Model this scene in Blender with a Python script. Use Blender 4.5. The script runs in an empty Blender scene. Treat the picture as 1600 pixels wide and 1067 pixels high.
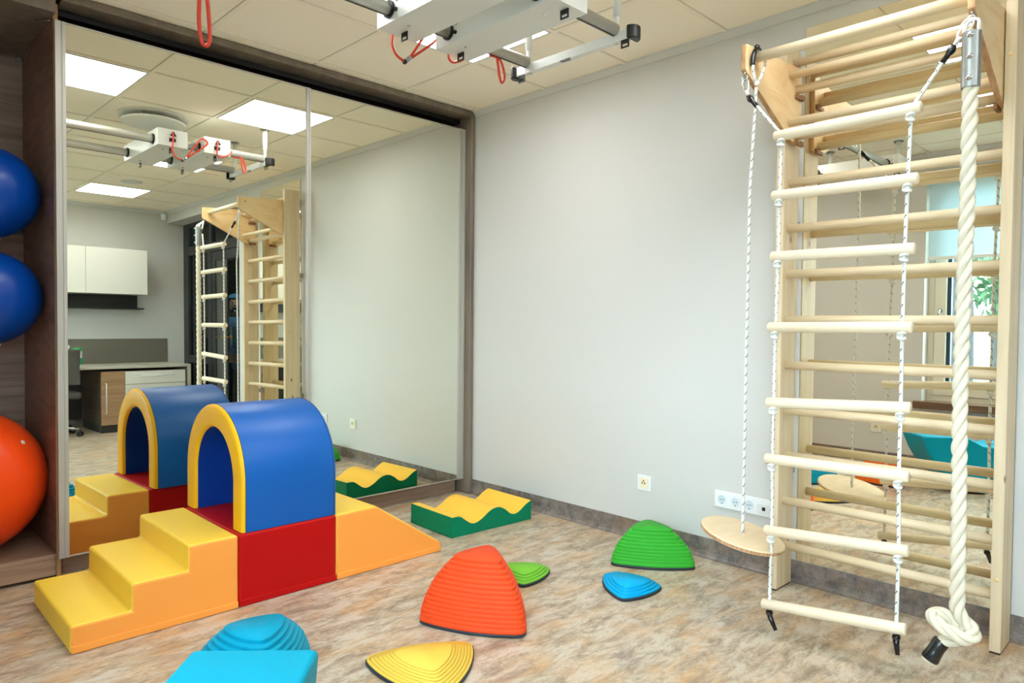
import bpy, bmesh, math, random
from mathutils import Vector, Matrix, Euler
random.seed(7)
S = bpy.context.scene
COL = S.collection
PI = math.pi

# ------------------------------------------------------------------ materials
def lin(c):
    out = []
    for v in c:
        v = v / 255.0
        out.append(v / 12.92 if v <= 0.04045 else ((v + 0.055) / 1.055) ** 2.4)
    return (out[0], out[1], out[2], 1.0)

def new_mat(name):
    m = bpy.data.materials.new(name); m.use_nodes = True
    nt = m.node_tree
    return m, nt, nt.nodes['Principled BSDF']

def setp(b, **k):
    for n, v in k.items():
        b.inputs[n.replace('_', ' ')].default_value = v

def mat(name, rgb, rough=0.5, metal=0.0, spec=0.5, bump=0.0, bscale=200.0, coat=0.0, var=0.0):
    m, nt, b = new_mat(name)
    setp(b, Base_Color=lin(rgb), Roughness=rough, Metallic=metal)
    b.inputs['Specular IOR Level'].default_value = spec
    if coat:
        b.inputs['Coat Weight'].default_value = coat; b.inputs['Coat Roughness'].default_value = 0.25
    if bump or var:
        tc = nt.nodes.new('ShaderNodeTexCoord'); n = nt.nodes.new('ShaderNodeTexNoise')
        n.inputs['Scale'].default_value = bscale; n.inputs['Detail'].default_value = 3
        nt.links.new(tc.outputs['Object'], n.inputs['Vector'])
        if bump:
            bp = nt.nodes.new('ShaderNodeBump'); bp.inputs['Strength'].default_value = bump; bp.inputs['Distance'].default_value = 0.002
            nt.links.new(n.outputs['Fac'], bp.inputs['Height']); nt.links.new(bp.outputs['Normal'], b.inputs['Normal'])
        if var:
            mx = nt.nodes.new('ShaderNodeMix'); mx.data_type = 'RGBA'
            mx.inputs['A'].default_value = lin(rgb); mx.inputs['B'].default_value = lin([max(0, c - 255 * var) for c in rgb])
            nt.links.new(n.outputs['Fac'], mx.inputs['Factor']); nt.links.new(mx.outputs['Result'], b.inputs['Base Color'])
    return m

def ramp(nt, stops):
    r = nt.nodes.new('ShaderNodeValToRGB'); e = r.color_ramp.elements
    while len(e) < len(stops): e.new(0.5)
    for i, (p, c) in enumerate(stops):
        e[i].position = p; e[i].color = lin(c)
    return r

def wood(name, stops, scale=(1, 1, 1), ns=6.0, rough=0.5, dist=0.6, rot=(0, 0, 0), coat=0.0, knots=None):
    """streaky wood grain: noise stretched along the axis with the smallest scale"""
    m, nt, b = new_mat(name)
    tc = nt.nodes.new('ShaderNodeTexCoord'); mp = nt.nodes.new('ShaderNodeMapping')
    mp.inputs['Scale'].default_value = scale; mp.inputs['Rotation'].default_value = rot
    nt.links.new(tc.outputs['Object'], mp.inputs['Vector'])
    n = nt.nodes.new('ShaderNodeTexNoise'); n.inputs['Scale'].default_value = ns; n.inputs['Detail'].default_value = 6
    n.inputs['Roughness'].default_value = 0.62; n.inputs['Distortion'].default_value = dist
    nt.links.new(mp.outputs['Vector'], n.inputs['Vector'])
    r = ramp(nt, stops); nt.links.new(n.outputs['Fac'], r.inputs['Fac'])
    out = r.outputs['Color']
    if knots:
        v = nt.nodes.new('ShaderNodeTexVoronoi'); v.inputs['Scale'].default_value = 9.0
        v.inputs['Randomness'].default_value = 1.0
        mk = nt.nodes.new('ShaderNodeMapping'); mk.inputs['Scale'].default_value = (1, 1, 0.55)
        nt.links.new(tc.outputs['Object'], mk.inputs['Vector']); nt.links.new(mk.outputs['Vector'], v.inputs['Vector'])
        kr = nt.nodes.new('ShaderNodeMapRange'); kr.inputs['From Min'].default_value = 0.05; kr.inputs['From Max'].default_value = 0.10
        kr.inputs['To Min'].default_value = 1.0; kr.inputs['To Max'].default_value = 0.0
        nt.links.new(v.outputs['Distance'], kr.inputs['Value'])
        mx = nt.nodes.new('ShaderNodeMix'); mx.data_type = 'RGBA'; mx.inputs['B'].default_value = lin(knots)
        nt.links.new(kr.outputs['Result'], mx.inputs['Factor']); nt.links.new(out, mx.inputs['A']); out = mx.outputs['Result']
    nt.links.new(out, b.inputs['Base Color'])
    setp(b, Roughness=rough)
    if coat:
        b.inputs['Coat Weight'].default_value = coat; b.inputs['Coat Roughness'].default_value = 0.2
    return m

def linoleum(name, stops, tint=None, patch=None):
    m, nt, b = new_mat(name)
    tc = nt.nodes.new('ShaderNodeTexCoord'); mp = nt.nodes.new('ShaderNodeMapping')
    mp.inputs['Scale'].default_value = (1.25, 0.45, 1.25); mp.inputs['Rotation'].default_value = (0, 0, 0.12)
    nt.links.new(tc.outputs['Object'], mp.inputs['Vector'])
    n1 = nt.nodes.new('ShaderNodeTexNoise'); n1.inputs['Scale'].default_value = 13.0; n1.inputs['Detail'].default_value = 12
    n1.inputs['Roughness'].default_value = 0.8; n1.inputs['Distortion'].default_value = 0.35
    nt.links.new(mp.outputs['Vector'], n1.inputs['Vector'])
    r = ramp(nt, stops); nt.links.new(n1.outputs['Fac'], r.inputs['Fac'])
    n2 = nt.nodes.new('ShaderNodeTexNoise'); n2.inputs['Scale'].default_value = 7.0; n2.inputs['Detail'].default_value = 8; n2.inputs['Roughness'].default_value = 0.7; n2.inputs['Distortion'].default_value = 0.3
    mp2 = nt.nodes.new('ShaderNodeMapping'); mp2.inputs['Scale'].default_value = (1, 0.45, 1); mp2.inputs['Location'].default_value = (3.3, 1.7, 0)
    nt.links.new(tc.outputs['Object'], mp2.inputs['Vector']); nt.links.new(mp2.outputs['Vector'], n2.inputs['Vector'])
    f = nt.nodes.new('ShaderNodeMapRange'); f.inputs['From Min'].default_value = 0.48; f.inputs['From Max'].default_value = 0.68
    f.inputs['To Max'].default_value = 0.65
    nt.links.new(n2.outputs['Fac'], f.inputs['Value'])
    mx = nt.nodes.new('ShaderNodeMix'); mx.data_type = 'RGBA'; mx.inputs['B'].default_value = lin(tint or (208, 160, 106))
    nt.links.new(f.outputs['Result'], mx.inputs['Factor']); nt.links.new(r.outputs['Color'], mx.inputs['A'])
    n3 = nt.nodes.new('ShaderNodeTexNoise'); n3.inputs['Scale'].default_value = 6.0; n3.inputs['Detail'].default_value = 9; n3.inputs['Roughness'].default_value = 0.75; n3.inputs['Distortion'].default_value = 0.4
    mp3 = nt.nodes.new('ShaderNodeMapping'); mp3.inputs['Scale'].default_value = (1.2, 0.5, 1); mp3.inputs['Location'].default_value = (9.1, 4.2, 0)
    nt.links.new(tc.outputs['Object'], mp3.inputs['Vector']); nt.links.new(mp3.outputs['Vector'], n3.inputs['Vector'])
    f3 = nt.nodes.new('ShaderNodeMapRange'); f3.inputs['From Min'].default_value = 0.55; f3.inputs['From Max'].default_value = 0.75; f3.inputs['To Max'].default_value = 0.6
    nt.links.new(n3.outputs['Fac'], f3.inputs['Value'])
    mx3 = nt.nodes.new('ShaderNodeMix'); mx3.data_type = 'RGBA'; mx3.inputs['B'].default_value = lin(patch or (142, 130, 130))
    nt.links.new(f3.outputs['Result'], mx3.inputs['Factor']); nt.links.new(mx.outputs['Result'], mx3.inputs['A'])
    # fine dark flecks
    n4 = nt.nodes.new('ShaderNodeTexNoise'); n4.inputs['Scale'].default_value = 55.0; n4.inputs['Detail'].default_value = 7; n4.inputs['Roughness'].default_value = 0.7; n4.inputs['Distortion'].default_value = 0.3
    nt.links.new(mp.outputs['Vector'], n4.inputs['Vector'])
    f4 = nt.nodes.new('ShaderNodeMapRange'); f4.inputs['From Min'].default_value = 0.6; f4.inputs['From Max'].default_value = 0.74; f4.inputs['To Max'].default_value = 0.7
    nt.links.new(n4.outputs['Fac'], f4.inputs['Value'])
    mx4 = nt.nodes.new('ShaderNodeMix'); mx4.data_type = 'RGBA'; mx4.inputs['B'].default_value = lin((118, 98, 88))
    nt.links.new(f4.outputs['Result'], mx4.inputs['Factor']); nt.links.new(mx3.outputs['Result'], mx4.inputs['A'])
    nt.links.new(mx4.outputs['Result'], b.inputs['Base Color'])
    setp(b, Roughness=0.42)
    return m

def speckled(name, base, dot, scale=55.0, thr=0.2):
    m, nt, b = new_mat(name)
    tc = nt.nodes.new('ShaderNodeTexCoord'); v = nt.nodes.new('ShaderNodeTexVoronoi'); v.inputs['Scale'].default_value = scale
    mp = nt.nodes.new('ShaderNodeMapping'); mp.inputs['Scale'].default_value = (1.3, 1.3, 0.62)
    nt.links.new(tc.outputs['Object'], mp.inputs['Vector']); nt.links.new(mp.outputs['Vector'], v.inputs['Vector'])
    lt = nt.nodes.new('ShaderNodeMath'); lt.operation = 'LESS_THAN'; lt.inputs[1].default_value = thr
    nt.links.new(v.outputs['Distance'], lt.inputs[0])
    mx = nt.nodes.new('ShaderNodeMix'); mx.data_type = 'RGBA'; mx.inputs['A'].default_value = lin(base); mx.inputs['B'].default_value = lin(dot)
    nt.links.new(lt.outputs[0], mx.inputs['Factor']); nt.links.new(mx.outputs['Result'], b.inputs['Base Color'])
    setp(b, Roughness=0.8)
    return m

def glassy(name, tint=(255, 255, 255), fac=0.08, rough=0.0):
    m = bpy.data.materials.new(name); m.use_nodes = True; nt = m.node_tree; nt.nodes.clear()
    o = nt.nodes.new('ShaderNodeOutputMaterial'); t = nt.nodes.new('ShaderNodeBsdfTransparent'); g = nt.nodes.new('ShaderNodeBsdfGlossy')
    t.inputs['Color'].default_value = lin(tint); g.inputs['Roughness'].default_value = rough
    mx = nt.nodes.new('ShaderNodeMixShader'); mx.inputs['Fac'].default_value = fac
    nt.links.new(t.outputs[0], mx.inputs[1]); nt.links.new(g.outputs[0], mx.inputs[2]); nt.links.new(mx.outputs[0], o.inputs['Surface'])
    return m

def emis(name, rgb, strength):
    m, nt, b = new_mat(name)
    setp(b, Base_Color=lin((235, 235, 235)), Roughness=0.5)
    b.inputs['Emission Color'].default_value = lin(rgb); b.inputs['Emission Strength'].default_value = strength
    return m

def ceiling_mat():
    m, nt, b = new_mat('ceiling_tile')
    tc = nt.nodes.new('ShaderNodeTexCoord'); sx = nt.nodes.new('ShaderNodeSeparateXYZ'); nt.links.new(tc.outputs['Object'], sx.inputs[0])
    ds = []
    for ax, off in (('X', 0.12), ('Y', 0.0)):
        a = nt.nodes.new('ShaderNodeMath'); a.operation = 'SUBTRACT'; a.inputs[1].default_value = off; nt.links.new(sx.outputs[ax], a.inputs[0])
        p = nt.nodes.new('ShaderNodeMath'); p.operation = 'PINGPONG'; p.inputs[1].default_value = 0.3; nt.links.new(a.outputs[0], p.inputs[0])
        ds.append(p)
    mn = nt.nodes.new('ShaderNodeMath'); mn.operation = 'MINIMUM'; nt.links.new(ds[0].outputs[0], mn.inputs[0]); nt.links.new(ds[1].outputs[0], mn.inputs[1])
    lt = nt.nodes.new('ShaderNodeMath'); lt.operation = 'LESS_THAN'; lt.inputs[1].default_value = 0.015; nt.links.new(mn.outputs[0], lt.inputs[0])
    mx = nt.nodes.new('ShaderNodeMix'); mx.data_type = 'RGBA'; mx.inputs['A'].default_value = lin((255, 246, 228)); mx.inputs['B'].default_value = lin((206, 198, 182))
    nt.links.new(lt.outputs[0], mx.inputs['Factor']); nt.links.new(mx.outputs['Result'], b.inputs['Base Color'])
    setp(b, Roughness=0.9)
    return m

M = {}
M['wall'] = mat('wall_paint', (209, 208, 204), 0.75, bump=0.05, bscale=300)
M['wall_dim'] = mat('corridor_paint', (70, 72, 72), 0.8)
M['white'] = mat('white_lacquer', (232, 232, 224), 0.35)
M['trim'] = mat('white_trim', (214, 214, 212), 0.5)
M['ceil'] = ceiling_mat()
M['tbar'] = mat('grid_bar', (250, 242, 224), 0.6)
M['floor'] = linoleum('floor_linoleum', [(0.28, (96, 84, 82)), (0.41, (146, 128, 110)), (0.49, (178, 161, 138)), (0.57, (204, 192, 174)), (0.72, (170, 166, 166))])
M['base'] = linoleum('baseboard_linoleum', [(0.28, (64, 60, 62)), (0.42, (98, 92, 92)), (0.5, (124, 114, 108)), (0.6, (146, 136, 128)), (0.74, (118, 114, 118))], tint=(136, 112, 88), patch=(92, 92, 100))
M['mirror'] = mat('mirror_silver', (238, 240, 228), 0.0, 1.0)
M['mirror2'] = mat('mirror_silver_wall', (250, 247, 232), 0.0, 1.0)
M['alu'] = mat('brushed_aluminium', (184, 182, 174), 0.5, 0.3)
M['alu_b'] = mat('anodised_aluminium', (196, 194, 186), 0.38, 0.55)
M['steel'] = mat('galvanised_steel', (176, 182, 182), 0.38, 0.85, var=0.12, bscale=60)
M['chrome'] = mat('chrome', (205, 208, 210), 0.18, 1.0)
M['frame'] = wood('dark_laminate', [(0.3, (108, 97, 86)), (0.6, (134, 121, 107)), (0.8, (150, 135, 119))], (1, 1, 0.08), 14, 0.45)
M['walnut'] = wood('walnut_veneer', [(0.25, (98, 74, 64)), (0.5, (130, 100, 85)), (0.72, (158, 124, 104))], (1.2, 1.1, 5.0), 3.2, 0.4, 1.4, rot=(0.12, 0.3, 0))
M['greywood'] = wood('grey_oak_veneer', [(0.25, (140, 120, 112)), (0.5, (172, 150, 140)), (0.75, (194, 172, 160))], (1, 0.3, 9.0), 4, 0.5, 0.6)
M['plinth'] = wood('oak_plinth', [(0.25, (122, 98, 82)), (0.5, (156, 128, 106)), (0.75, (184, 152, 126))], (1, 0.22, 5.0), 6, 0.45, 0.8)
M['edge'] = mat('raw_wood_edge', (186, 146, 100), 0.6, var=0.1, bscale=40)
M['deskwood'] = wood('desk_oak', [(0.25, (142, 108, 78)), (0.5, (170, 134, 100)), (0.75, (190, 156, 120))], (1, 0.22, 6.0), 5, 0.45, 0.8)
M['darkdesk'] = wood('dark_side_oak', [(0.25, (80, 68, 58)), (0.75, (120, 104, 88))], (0.3, 0.3, 6.0), 5, 0.5, 0.8)
M['greige'] = mat('grey_worktop', (196, 192, 178), 0.4)
M['greypanel'] = mat('grey_splash_panel', (112, 107, 96), 0.5)
M['charcoal'] = mat('charcoal_panel', (54, 56, 56), 0.4, var=0.05, bscale=8)
M['doorframe'] = mat('dark_door_metal', (50, 54, 58), 0.4, 0.2)
M['doorpanel'] = mat('dark_door_panel', (84, 84, 80), 0.35)
M['black'] = mat('black_plastic', (20, 20, 22), 0.4)
M['blacktape'] = mat('black_shrink_tube', (18, 19, 22), 0.22, spec=0.6)
M['whitepl'] = mat('white_plastic', (236, 240, 240), 0.3)
M['ivory'] = mat('ivory_plastic', (240, 232, 204), 0.35)
M['brass'] = mat('brass_contact', (150, 124, 70), 0.35, 0.8)
M['yellow'] = mat('yellow_vinyl', (255, 214, 74), 0.45, spec=0.3, bump=0.15, bscale=500)
M['yellow2'] = mat('golden_yellow_vinyl', (246, 186, 26), 0.45, spec=0.25, bump=0.15, bscale=500)
M['wyellow'] = mat('soft_yellow_vinyl', (250, 198, 70), 0.5, spec=0.25, bump=0.15, bscale=500)
M['orange'] = mat('orange_vinyl', (255, 164, 74), 0.5, spec=0.2, bump=0.15, bscale=500)
M['red'] = mat('red_vinyl', (186, 10, 10), 0.48, spec=0.2, bump=0.15, bscale=500)
M['blue'] = mat('blue_vinyl', (0, 90, 172), 0.36, spec=0.4, bump=0.15, bscale=500)
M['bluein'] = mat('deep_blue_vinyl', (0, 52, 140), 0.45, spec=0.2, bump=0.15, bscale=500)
M['green'] = mat('green_vinyl', (0, 124, 88), 0.45, spec=0.15, bump=0.15, bscale=500)
M['cyanv'] = mat('cyan_vinyl', (0, 150, 178), 0.48, spec=0.12, bump=0.15, bscale=500)
M['st_orange'] = mat('orange_rubber', (238, 78, 32), 0.55, spec=0.2)
M['st_orange2'] = mat('light_orange_rubber', (250, 116, 26), 0.55, spec=0.2)
M['st_green'] = mat('green_rubber', (56, 170, 50), 0.55, spec=0.2)
M['st_lime'] = mat('lime_rubber', (124, 200, 62), 0.55, spec=0.2)
M['st_blue'] = mat('azure_rubber', (0, 168, 224), 0.5, spec=0.15)
M['st_cyan'] = mat('cyan_rubber', (0, 158, 194), 0.5, spec=0.15)
M['st_yellow'] = mat('lemon_rubber', (240, 202, 84), 0.55, spec=0.2)
M['rim'] = mat('dark_rubber_rim', (38, 46, 56), 0.6)
M['ballblue'] = mat('blue_ball_vinyl', (0, 66, 160), 0.32, spec=0.3)
M['ballorange'] = mat('orange_ball_vinyl', (250, 78, 22), 0.3, spec=0.3)
M['birch'] = wood('birch_wood', [(0.25, (214, 190, 150)), (0.5, (230, 211, 176)), (0.8, (240, 226, 200))], (0.5, 12, 12), 2.5, 0.45, 0.3)
M['birchv'] = wood('pine_post_wood', [(0.25, (198, 172, 134)), (0.5, (217, 197, 163)), (0.8, (228, 212, 184))], (10, 10, 0.5), 2.5, 0.5, 0.4, knots=(150, 100, 60))
M['ply'] = wood('birch_plywood', [(0.3, (226, 186, 132)), (0.5, (238, 206, 156)), (0.75, (244, 218, 174))], (2, 1.6, 5), 2.5, 0.45, 0.8)
M['discply'] = wood('pale_birch_plywood', [(0.3, (218, 194, 158)), (0.5, (228, 206, 170)), (0.75, (234, 214, 182))], (5, 1.2, 2), 3, 0.5, 0.5)
M['plyedge'] = wood('plywood_edge', [(0.35, (168, 122, 84)), (0.5, (196, 150, 108)), (0.7, (216, 176, 132))], (6, 1, 1), 20, 0.6, 0.1)
M['rung'] = wood('pale_ladder_wood', [(0.25, (228, 210, 178)), (0.5, (237, 223, 196)), (0.8, (243, 233, 212))], (0.5, 12, 12), 2.5, 0.5, 0.3)
M['hookwood'] = mat('brown_wood_hook', (150, 104, 62), 0.55, var=0.1, bscale=40)
M['rope'] = mat('cotton_rope', (226, 218, 198), 0.85, bump=0.4, bscale=260)
M['cord'] = mat('white_cord', (226, 226, 222), 0.8)
M['cordmark'] = mat('cord_tracer', (74, 80, 88), 0.8)
M['whitecoat'] = mat('white_coated_link', (236, 238, 236), 0.3)
M['redcord'] = mat('red_cord', (214, 60, 34), 0.5)
M['lampw'] = emis('lamp_diffuser', (250, 250, 249), 11.0)
M['hoistw'] = mat('white_powder_coat', (226, 228, 226), 0.35)
M['hoistu'] = mat('hoist_pale_grey_coat', (214, 212, 206), 0.4)
M['glass'] = glassy('window_glass', (250, 255, 255), 0.05)
M['dglass'] = glassy('smoked_glass', (170, 186, 186), 0.12)
M['shelfglass'] = glassy('shelf_glass', (215, 240, 240), 0.1)
M['winframe'] = mat('cream_window_frame', (222, 216, 196), 0.4)
M['windark'] = mat('dark_gasket', (26, 62, 84), 0.4)
M['sill'] = wood('window_sill_wood', [(0.25, (92, 66, 48)), (0.75, (132, 98, 72))], (0.2, 5, 5), 6, 0.4)
M['grass'] = mat('lawn_grass', (44, 76, 48), 0.9, var=0.15, bscale=3)
M['bark'] = mat('tree_bark', (62, 70, 76), 0.9, var=0.25, bscale=18)
M['leaf'] = mat('green_leaf', (52, 92, 60), 0.7)
M['leaf2'] = mat('yellow_green_leaf', (96, 108, 52), 0.7)
M['skin'] = mat('skin', (206, 160, 132), 0.55)
M['denim'] = mat('blue_jacket_cloth', (70, 130, 170), 0.8)
M['trouser'] = mat('blue_jean_cloth', (52, 96, 134), 0.85)
M['hair'] = mat('dark_hair', (48, 36, 30), 0.6)
M['chair'] = mat('grey_chair_fabric', (78, 74, 70), 0.85)
def blind_mat():
    m = bpy.data.materials.new('roller_blind_cloth'); m.use_nodes = True; nt = m.node_tree; nt.nodes.clear()
    o = nt.nodes.new('ShaderNodeOutputMaterial'); d = nt.nodes.new('ShaderNodeBsdfDiffuse'); t = nt.nodes.new('ShaderNodeBsdfTranslucent')
    d.inputs['Color'].default_value = lin((222, 234, 238)); t.inputs['Color'].default_value = lin((214, 236, 244))
    mx = nt.nodes.new('ShaderNodeMixShader'); mx.inputs['Fac'].default_value = 0.45
    nt.links.new(d.outputs[0], mx.inputs[1]); nt.links.new(t.outputs[0], mx.inputs[2]); nt.links.new(mx.outputs[0], o.inputs['Surface'])
    return m
M['blind'] = blind_mat()

# ------------------------------------------------------------------ mesh helpers (all take world coordinates)
def BM(): return bmesh.new()

def box(bm, x0, x1, y0, y1, z0, z1, mi=0):
    vs = [bm.verts.new(p) for p in ((x0, y0, z0), (x1, y0, z0), (x1, y1, z0), (x0, y1, z0), (x0, y0, z1), (x1, y0, z1), (x1, y1, z1), (x0, y1, z1))]
    for f in ((3, 2, 1, 0), (4, 5, 6, 7), (0, 1, 5, 4), (1, 2, 6, 5), (2, 3, 7, 6), (3, 0, 4, 7)):
        bm.faces.new([vs[i] for i in f]).material_index = mi
    return vs

def prism(bm, poly, axis, a0, a1, mside=0, mcap=0):
    """poly: 2-D points; extruded along axis 'x' (poly = y,z), 'y' (poly = x,z) or 'z' (poly = x,y)"""
    def P(p, a):
        return {'x': (a, p[0], p[1]), 'y': (p[0], a, p[1]), 'z': (p[0], p[1], a)}[axis]
    A = [bm.verts.new(P(p, a0)) for p in poly]; B = [bm.verts.new(P(p, a1)) for p in poly]
    n = len(poly)
    fs = [bm.faces.new(A), bm.faces.new(B)]
    for f in fs: f.material_index = mcap
    for i in range(n):
        bm.faces.new((A[i], A[(i + 1) % n], B[(i + 1) % n], B[i])).material_index = mside
    bmesh.ops.recalc_face_normals(bm, faces=bm.faces[:])

def frame_axes(t):
    t = t.normalized(); up = Vector((0, 0, 1)) if abs(t.z) < 0.9 else Vector((1, 0, 0))
    a = t.cross(up).normalized(); return a, t.cross(a).normalized()

def tube(bm, pts, r, seg=10, closed=False, caps=True, mi=0):
    pts = [Vector(p) for p in pts]; n = len(pts)
    rs = r if isinstance(r, (list, tuple)) else [r] * n
    rings = []; a = None
    for i in range(n):
        if closed: t = pts[(i + 1) % n] - pts[i - 1]
        else: t = pts[min(i + 1, n - 1)] - pts[max(i - 1, 0)]
        if t.length < 1e-9: t = Vector((0, 0, 1))
        t.normalize()
        if a is None: a, b = frame_axes(t)
        else:
            a = (a - t * a.dot(t)); a.normalize(); b = t.cross(a).normalized()
        rings.append([bm.verts.new(pts[i] + (a * math.cos(2 * PI * k / seg) + b * math.sin(2 * PI * k / seg)) * rs[i]) for k in range(seg)])
    m = n if closed else n - 1
    for i in range(m):
        R0, R1 = rings[i], rings[(i + 1) % n]
        for k in range(seg):
            f = bm.faces.new((R0[k], R0[(k + 1) % seg], R1[(k + 1) % seg], R1[k])); f.material_index = mi; f.smooth = True
    if caps and not closed:
        for R in (rings[0][::-1], rings[-1]): bm.faces.new(R).material_index = mi

def cordtube(bm, pts, r, step=0.0052, seg=10):
    """braided cord: a tube whose faces carry short diagonal tracer dashes (material 1)"""
    n0 = len(bm.faces); pts = resample([Vector(p) for p in pts], step); tube(bm, pts, r, seg)
    bm.faces.ensure_lookup_table()
    for i in range(len(pts) - 1):
        for k in range(seg):
            ph = (i - (k % 5)) % 7
            if (k % 5 in (0, 1, 2)) and ph == (0 if k < 5 else 3): bm.faces[n0 + i * seg + k].material_index = 1

def cyl(bm, p0, p1, r, seg=16, mi=0, r1=None):
    tube(bm, [p0, p1], [r, r if r1 is None else r1], seg, mi=mi)

def rod(bm, p0, p1, r, seg=18, ch=0.003, mi=0):
    """dowel with chamfered ends"""
    p0 = Vector(p0); p1 = Vector(p1); d = (p1 - p0).normalized()
    tube(bm, [p0, p0 + d * ch, p1 - d * ch, p1], [r - ch, r, r, r - ch], seg, mi=mi)

def sph(bm, c, r, u=16, v=10, sc=(1, 1, 1)):
    d = bmesh.ops.create_uvsphere(bm, u_segments=u, v_segments=v, radius=r)
    for w in d['verts']:
        w.co = Vector((w.co.x * sc[0] + c[0], w.co.y * sc[1] + c[1], w.co.z * sc[2] + c[2]))
        for f in w.link_faces: f.smooth = True

def lathe(bm, prof, c, seg=32, axis='z', mi=0):
    """prof: list of (r, h) revolved about the axis through c"""
    rings = []
    for r, h in prof:
        R = []
        for k in range(seg):
            a = 2 * PI * k / seg
            if axis == 'z': p = (c[0] + r * math.cos(a), c[1] + r * math.sin(a), c[2] + h)
            elif axis == 'y': p = (c[0] + r * math.cos(a), c[1] + h, c[2] + r * math.sin(a))
            else: p = (c[0] + h, c[1] + r * math.cos(a), c[2] + r * math.sin(a))
            R.append(bm.verts.new(p))
        rings.append(R)
    for i in range(len(rings) - 1):
        for k in range(seg):
            f = bm.faces.new((rings[i][k], rings[i][(k + 1) % seg], rings[i + 1][(k + 1) % seg], rings[i + 1][k])); f.material_index = mi; f.smooth = True
    if prof[0][0] > 1e-5: bm.faces.new(rings[0][::-1]).material_index = mi
    if prof[-1][0] > 1e-5: bm.faces.new(rings[-1]).material_index = mi
    bmesh.ops.remove_doubles(bm, verts=[v for R in rings for v in R], dist=1e-6)
    bmesh.ops.recalc_face_normals(bm, faces=bm.faces[:])

def cat(pts, n=8, closed=False):
    """Catmull-Rom spline through pts"""
    P = [Vector(p) for p in pts]; out = []; N = len(P)
    for i in range(N if closed else N - 1):
        g = (lambda k: P[k % N]) if closed else (lambda k: P[max(0, min(N - 1, k))])
        p0, p1, p2, p3 = g(i - 1), g(i), g(i + 1), g(i + 2)
        for j in range(n):
            t = j / n
            out.append(0.5 * ((2 * p1) + (p2 - p0) * t + (2 * p0 - 5 * p1 + 4 * p2 - p3) * t * t + (3 * p1 - p0 - 3 * p2 + p3) * t ** 3))
    if not closed: out.append(P[-1])
    return out

def resample(pts, step):
    out = [pts[0].copy()]; acc = 0.0
    for i in range(1, len(pts)):
        a, b = pts[i - 1], pts[i]; d = (b - a).length; s = step - acc
        while s <= d:
            out.append(a.lerp(b, s / d)); s += step
        acc = (acc + d) % step
    return out

def twisted(bm, pts, r, lead, seg=9, step=0.006):
    """three-strand laid rope along pts"""
    pts = resample([Vector(p) for p in pts], step); n = len(pts)
    a = None; strands = [[], [], []]
    for i in range(n):
        t = (pts[min(i + 1, n - 1)] - pts[max(i - 1, 0)]).normalized()
        if a is None: a, b = frame_axes(t)
        else:
            a = (a - t * a.dot(t)).normalized(); b = t.cross(a).normalized()
        for k in range(3):
            ang = 2 * PI * (i * step / lead + k / 3)
            strands[k].append(pts[i] + (a * math.cos(ang) + b * math.sin(ang)) * r * 0.52)
    for s in strands: tube(bm, s, r * 0.52, seg)

def obj(name, bm, mats, parent=None, origin=None, bevel=0.0, seg=2, sharp=None, bmat=None):
    """bm in world coordinates -> one mesh object; child of parent (vertices relative to the parent's base), or with its own origin"""
    o_ = Vector(parent['_o']) if parent is not None else Vector(origin or (0, 0, 0))
    for v in bm.verts: v.co -= o_
    if sharp is not None:
        for f in bm.faces: f.smooth = True
        for e in bm.edges:
            if len(e.link_faces) == 2 and e.calc_face_angle(0) > math.radians(sharp): e.smooth = False
    me = bpy.data.meshes.new(name); bm.to_mesh(me); bm.free()
    for m in (mats if isinstance(mats, (list, tuple)) else [mats]): me.materials.append(M[m] if isinstance(m, str) else m)
    o = bpy.data.objects.new(name, me); COL.objects.link(o)
    if parent is not None: o.parent = parent; o['_o'] = tuple(o_)
    else: o.location = o_; o['_o'] = tuple(o_)
    if bevel:
        md = o.modifiers.new('Bevel', 'BEVEL'); md.width = bevel; md.segments = seg; md.limit_method = 'ANGLE'; md.angle_limit = math.radians(35)
        md.harden_normals = False
        if bmat is not None: md.material = bmat
        if sharp is None and seg >= 3:
            for p in me.polygons: p.use_smooth = True
            md.harden_normals = True
    return o

def thing(name, label, category, loc, group=None):
    o = bpy.data.objects.new(name, None); COL.objects.link(o); o.location = loc; o['_o'] = tuple(loc); o.empty_display_size = 0.1
    o['label'] = label; o['category'] = category
    if group: o['group'] = group
    return o

def tag(o, label, category, group=None):
    o['label'] = label; o['category'] = category
    if group: o['group'] = group
    return o

def struct(name, bm, mats, parent=None, **k):
    o = obj(name, bm, mats, parent, **k)
    if parent is None: o['kind'] = 'structure'
    return o

# ------------------------------------------------------------------ the room
XR, YF, HC = 5.66, -3.335, 2.6
XL = -0.72
bm = BM(); box(bm, XL - 0.1, XR + 0.1, YF - 0.12, 0.0, -0.1, 0.0); box(bm, 3.6, XR + 0.1, 0.0, 0.28, -0.1, 0.0); struct('floor', bm, 'floor')
bm = BM(); box(bm, XL - 0.1, XR + 0.1, YF - 0.12, 0.3, HC, HC + 0.1); struct('ceiling', bm, 'ceil')
bm = BM(); box(bm, XL - 0.1, 3.6, 0.0, 0.3, 0.0, HC); box(bm, 3.6, XR + 0.1, 0.0, 0.3, 2.455, HC); struct('wall_back', bm, 'wall')
bm = BM(); box(bm, XR, XR + 0.12, YF - 0.12, 0.3, 0.0, HC); struct('wall_right', bm, 'wall')
bm = BM(); box(bm, XL - 0.1, XL, YF - 0.12, 0.0, 0.0, HC); struct('wall_left', bm, 'wall')
WX0, WX1, WZ0, WZ1 = 1.905, 4.7, 0.56, 2.46
YO = YF - 0.34
bm = BM()
box(bm, XL - 0.1, WX0, YO, YF, 0.0, HC); box(bm, WX1, XR + 0.12, YO, YF, 0.0, HC)
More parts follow.
